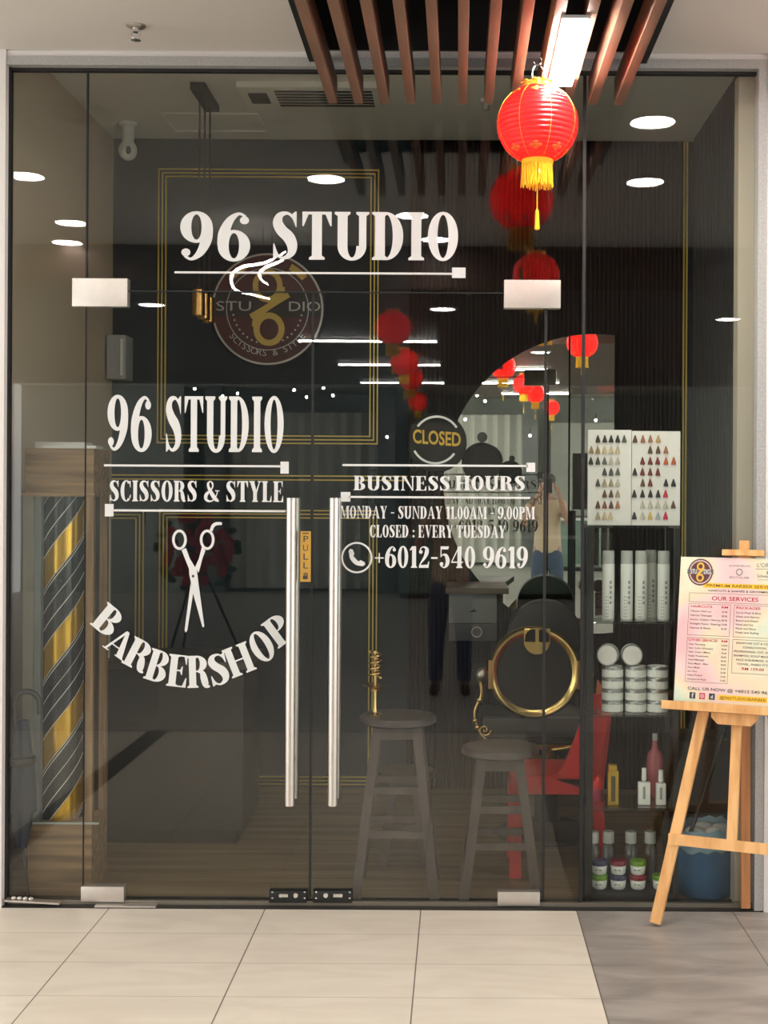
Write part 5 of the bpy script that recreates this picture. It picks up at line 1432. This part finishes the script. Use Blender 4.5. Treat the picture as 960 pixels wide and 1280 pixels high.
#OPPOSITE
# ================================================================== the other side of the mall (seen mirrored)
wo = MB().use(M_tealdark).box(-7, 7, YB - 1.6, YB - 1.5, 0, HC).box(-7, -4.4, YB - 1.5, YB, 0, HC).box(3.6, 7, YB - 1.5, YB, 0, HC)
struct('wall_opposite', wo)
for i, x in enumerate((-3.9, -1.15, 1.9)):
    q = MB().use(mat('pilaster_grey', (.17, .18, .175), .5)).rbox(x - .14, x + .14, YB - .12, YB + .10, 0, HC, .01).box(x - .17, x + .17, YB - .15, YB + .13, 0, .12)
    tag(q.build('pilaster', loc=(x, YB, 0)), ('grey pilaster of the opposite shop before its curtain', 'grey pilaster between curtain and counter across the mall', 'grey pilaster past the counter across the mall')[i], 'pillar')
# curtain
q = MB(); rs = []
n = 60; x0, x1 = -3.7, -1.3
front = [Vector((x0 + (x1 - x0) * i / n, YB - .3 + .05 * sin(i * 1.1), 0)) for i in range(n + 1)]
vs = [p + Vector((0, 0, z)) for z in (.05, 2.9) for p in front] + [p + Vector((0, -.02, z)) for z in (.05, 2.9) for p in front]
m_ = n + 1; fs = [(i, i + 1, m_ + i + 1, m_ + i) for i in range(n)] + [(2 * m_ + i + 1, 2 * m_ + i, 3 * m_ + i, 3 * m_ + i + 1) for i in range(n)]
q.add(vs, fs); tag(q.build('shop_curtain', mat('grey_curtain', (.62, .62, .56), .7), loc=(-2.5, YB - .3, .05), smooth=60), 'long grey pleated curtain hanging in the opposite shop', 'curtain')
# counter with green glass front
root = thing('glass_counter', (.4, D(-9.9), 0), 'long counter with green glass front across the mall', 'counter')
y0 = D(-9.9)
MB().rbox(-.9, 1.75, y0 - .5, y0, .08, .92, .01).build('counter_body', mat('green_glass_front', (.16, .24, .20), .15, coat=.4), root, 30)
MB().rbox(-.95, 1.8, y0 - .55, y0 + .05, .92, .96, .006).build('counter_top', M_pillar, root, 30)
MB().box(-.88, 1.73, y0 - .48, y0 - .03, 0, .08).build('plinth', M_black, root, 0)
root = thing('signboard', (.3, YB - .4, 1.35), 'pale lit shop panel behind the green counter', 'sign')
MB().rbox(-.8, 1.6, YB - .45, YB - .40, .96, 2.75, .01).build('panel', mat('pale_panel2', (.46, .47, .42), .5), root, 30)
# flower stand on a black tripod
fx, fy = -2.62, D(-3.1)
root = thing('flower_stand', (fx, fy, 0), 'red flower wreath on a black tripod mirrored behind the scissors', 'flower stand')
for a in (100, 220, 340):
    MB().cyl((fx, fy, .95), (fx + .42 * cos(R_(a)), fy + .42 * sin(R_(a)), 0.006), .014, n=8).build('leg', M_black, root, 40)
q = MB(); rnd = random.Random(11)
for k in range(60):
    a = rnd.uniform(0, 2 * pi); rr = .34 * math.sqrt(rnd.random()); c0 = Vector((fx + rr * cos(a), fy + .06 + rnd.uniform(-.03, .05), 1.02 + rr * sin(a)))
    for j in range(6):
        b_ = 2 * pi * j / 6
        q.ell(c0 + Vector((.026 * cos(b_), .02, .026 * sin(b_))), .028, .012, .028, 8, 5)
bl = q.build('blossoms', mat('dark_red_petal', (.42, .02, .04), .6), root, 60); bl['kind'] = 'stuff'
q = MB()
for k in range(26):
    a = rnd.uniform(0, 2 * pi); rr = .40; c0 = Vector((fx + rr * cos(a), fy + .03, 1.02 + rr * sin(a)))
    q.ell(c0, .05, .01, .03, 8, 5)
lf = q.build('leaves', mat('dark_leaf', (.03, .07, .03), .6), root, 60); lf['kind'] = 'stuff'

# ------------------------------------------------------------------ the photographer (seen only in mirror and glass)
def skin(name, nodes, edges, m, parent, sub=2, root_i=0):
    org = parent
    while org.parent: org = org.parent
    L0 = org.location
    me = bpy.data.meshes.new(name)
    me.from_pydata([tuple(Vector(p[:3]) - L0) for p in nodes], edges, [])
    o = bpy.data.objects.new(name, me); COL.objects.link(o)
    md = o.modifiers.new('skin', 'SKIN'); md.use_smooth_shade = True
    sv = me.skin_vertices[0].data
    for i, p in enumerate(nodes):
        r_ = p[3]; sv[i].radius = (r_, p[4] if len(p) > 4 else r_); sv[i].use_root = (i == root_i)
    sd = o.modifiers.new('sub', 'SUBSURF'); sd.levels = sub; sd.render_levels = sub
    dg = bpy.context.evaluated_depsgraph_get(); dg.update()
    me2 = bpy.data.meshes.new_from_object(o.evaluated_get(dg))
    bpy.data.objects.remove(o); bpy.data.meshes.remove(me)
    me2.name = name; me2.materials.clear(); me2.materials.append(m)
    me2.polygons.foreach_set('use_smooth', [True] * len(me2.polygons))
    o = bpy.data.objects.new(name, me2); COL.objects.link(o); o.parent = parent
    return o
M_skin = mat('skin', (.40, .23, .16), .55)
px0, py0 = -.06, D(-.34)
person = thing('person', (px0, py0, 0), 'person in beige shirt and jeans holding a phone up, mirrored in the shop', 'person')
def W_(x, y, z): return (px0 + x, py0 + y, z)
def nd(x, y, z, r, r2=None): return (*W_(x, y, z), r, r2 or r)
nodes = [nd(0, 0, .93, .13, .10), nd(0, 0, 1.10, .125, .095), nd(0, .0, 1.28, .145, .10), nd(0, .0, 1.40, .12, .085), nd(0, .01, 1.47, .055), nd(0, .02, 1.53, .055), nd(0, .03, 1.60, .078, .09), nd(0, .025, 1.67, .072, .085)]
edges = [(i, i + 1) for i in range(7)]
def chain(start, pts):
    i0 = len(nodes)
    for p in pts: nodes.append(nd(*p))
    edges.append((start, i0))
    for k in range(len(pts) - 1): edges.append((i0 + k, i0 + k + 1))
    return i0 + len(pts) - 1
for s_ in (-1, 1):
    chain(0, [(s_ * .09, 0, .86, .085), (s_ * .10, .01, .68, .078), (s_ * .105, .015, .48, .052), (s_ * .11, 0, .30, .052), (s_ * .112, -.01, .09, .036), (s_ * .12, .05, .045, .036), (s_ * .13, .15, .03, .028)])
    e = chain(3, [(s_ * .18, 0, 1.40, .058), (s_ * .235, .07, 1.25, .045), (s_ * .26, .12, 1.16, .04), (s_ * .19, .20, 1.33, .036), (s_ * .115 + .03, .265, 1.50, .026), (s_ * .10 + .035, .28, 1.545, .026, .018)])
    hx = s_ * .10 + .035
    for j in range(4):
        dz_ = -.012 + j * .0085
        l = (.9, 1.0, .95, .78)[j]
        chain(e, [(hx + s_ * .006, .292 + .004, 1.555 + dz_, .0105), (hx - s_ * .014 * l, .315, 1.568 + dz_ * 1.4, .009), (hx - s_ * .036 * l, .312, 1.575 + dz_ * 1.6, .008)])
    chain(e, [(hx - s_ * .010, .275, 1.548, .0115), (hx - s_ * .030, .270, 1.560, .0095), (hx - s_ * .043, .276, 1.572, .0085)])
skin('body', nodes, edges, M_skin, person)
# face: nose, ears, eyes as children
q = MB(); q.ell(W_(0, .125, 1.60), .014, .018, .02, 10, 8); q.build('nose', M_skin, person, 60)
for s_ in (-1, 1):
    MB().ell(W_(s_ * .034, .108, 1.625), .013, .010, .008, 10, 8).build('eye', M_card, person, 60)
    MB().ell(W_(s_ * .082, .02, 1.605), .010, .02, .03, 10, 8).build('ear', M_skin, person, 60)
MB().ell(W_(0, .112, 1.56), .024, .010, .007, 10, 8).build('mouth', mat('lips', (.35, .12, .10), .5), person, 60)
MB().ell(W_(0, .0, 1.675), .090, .100, .070, 20, 12).build('hair', mat('dark_grey_hair', (.05, .045, .04), .7), person, 60)
nodes = [nd(0, 0, .80, .185, .14), nd(0, 0, 1.0, .158, .118), nd(0, 0, 1.15, .155, .112), nd(0, 0, 1.30, .170, .118), nd(0, 0, 1.40, .13, .095), nd(0, .01, 1.45, .066, .066)]
edges = [(i, i + 1) for i in range(5)]
for s_ in (-1, 1): chain(4, [(s_ * .18, 0, 1.395, .076), (s_ * .22, .05, 1.29, .066), (s_ * .245, .085, 1.225, .062)])
skin('shirt', nodes, edges, mat('beige_shirt', (.56, .44, .31), .75, noise=.08, nscale=30), person)
nodes = [nd(0, 0, 1.0, .150, .112), nd(0, 0, .84, .15, .115)]; edges = [(0, 1)]
for s_ in (-1, 1): chain(1, [(s_ * .095, 0, .74, .098), (s_ * .105, .01, .55, .078), (s_ * .11, .01, .40, .068), (s_ * .113, .0, .22, .064), (s_ * .115, -.005, .085, .062)])
skin('jeans', nodes, edges, mat('blue_denim', (.045, .07, .13), .8, noise=.2, nscale=60), person)
for s_ in (-1, 1):
    nodes = [nd(s_ * .113, -.05, .045, .042, .04), nd(s_ * .116, .03, .05, .045, .045), nd(s_ * .125, .12, .038, .046, .034), nd(s_ * .13, .19, .03, .036, .024)]; edges = [(0, 1), (1, 2), (2, 3)]
    skin('shoe', nodes, edges, mat('black_shoe', (.015, .015, .015), .5), person)
phx, phy, phz = px0 + .035, py0 + .305, 1.575
root = thing('phone', (phx, phy, phz), 'dark phone held up in both hands by the photographer', 'phone')
MB().rbox(phx - .036, phx + .036, phy - .004, phy + .004, phz - .05, phz + .10, .003).build('phone_body', M_black, root, 30)
MB().box(phx - .033, phx + .033, phy - .0052, phy - .004, phz - .046, phz + .096).build('screen', mat('phone_screen', (.04, .045, .05), .1), root, 0)
q = MB()
for dx in (-.018, .0): q.lathe([(.008, .004), (.008, .0065), (.001, .0065)], (phx + dx, phy, phz + .075), 14, 'Y')
q.build('lens', M_dark, root, 40)
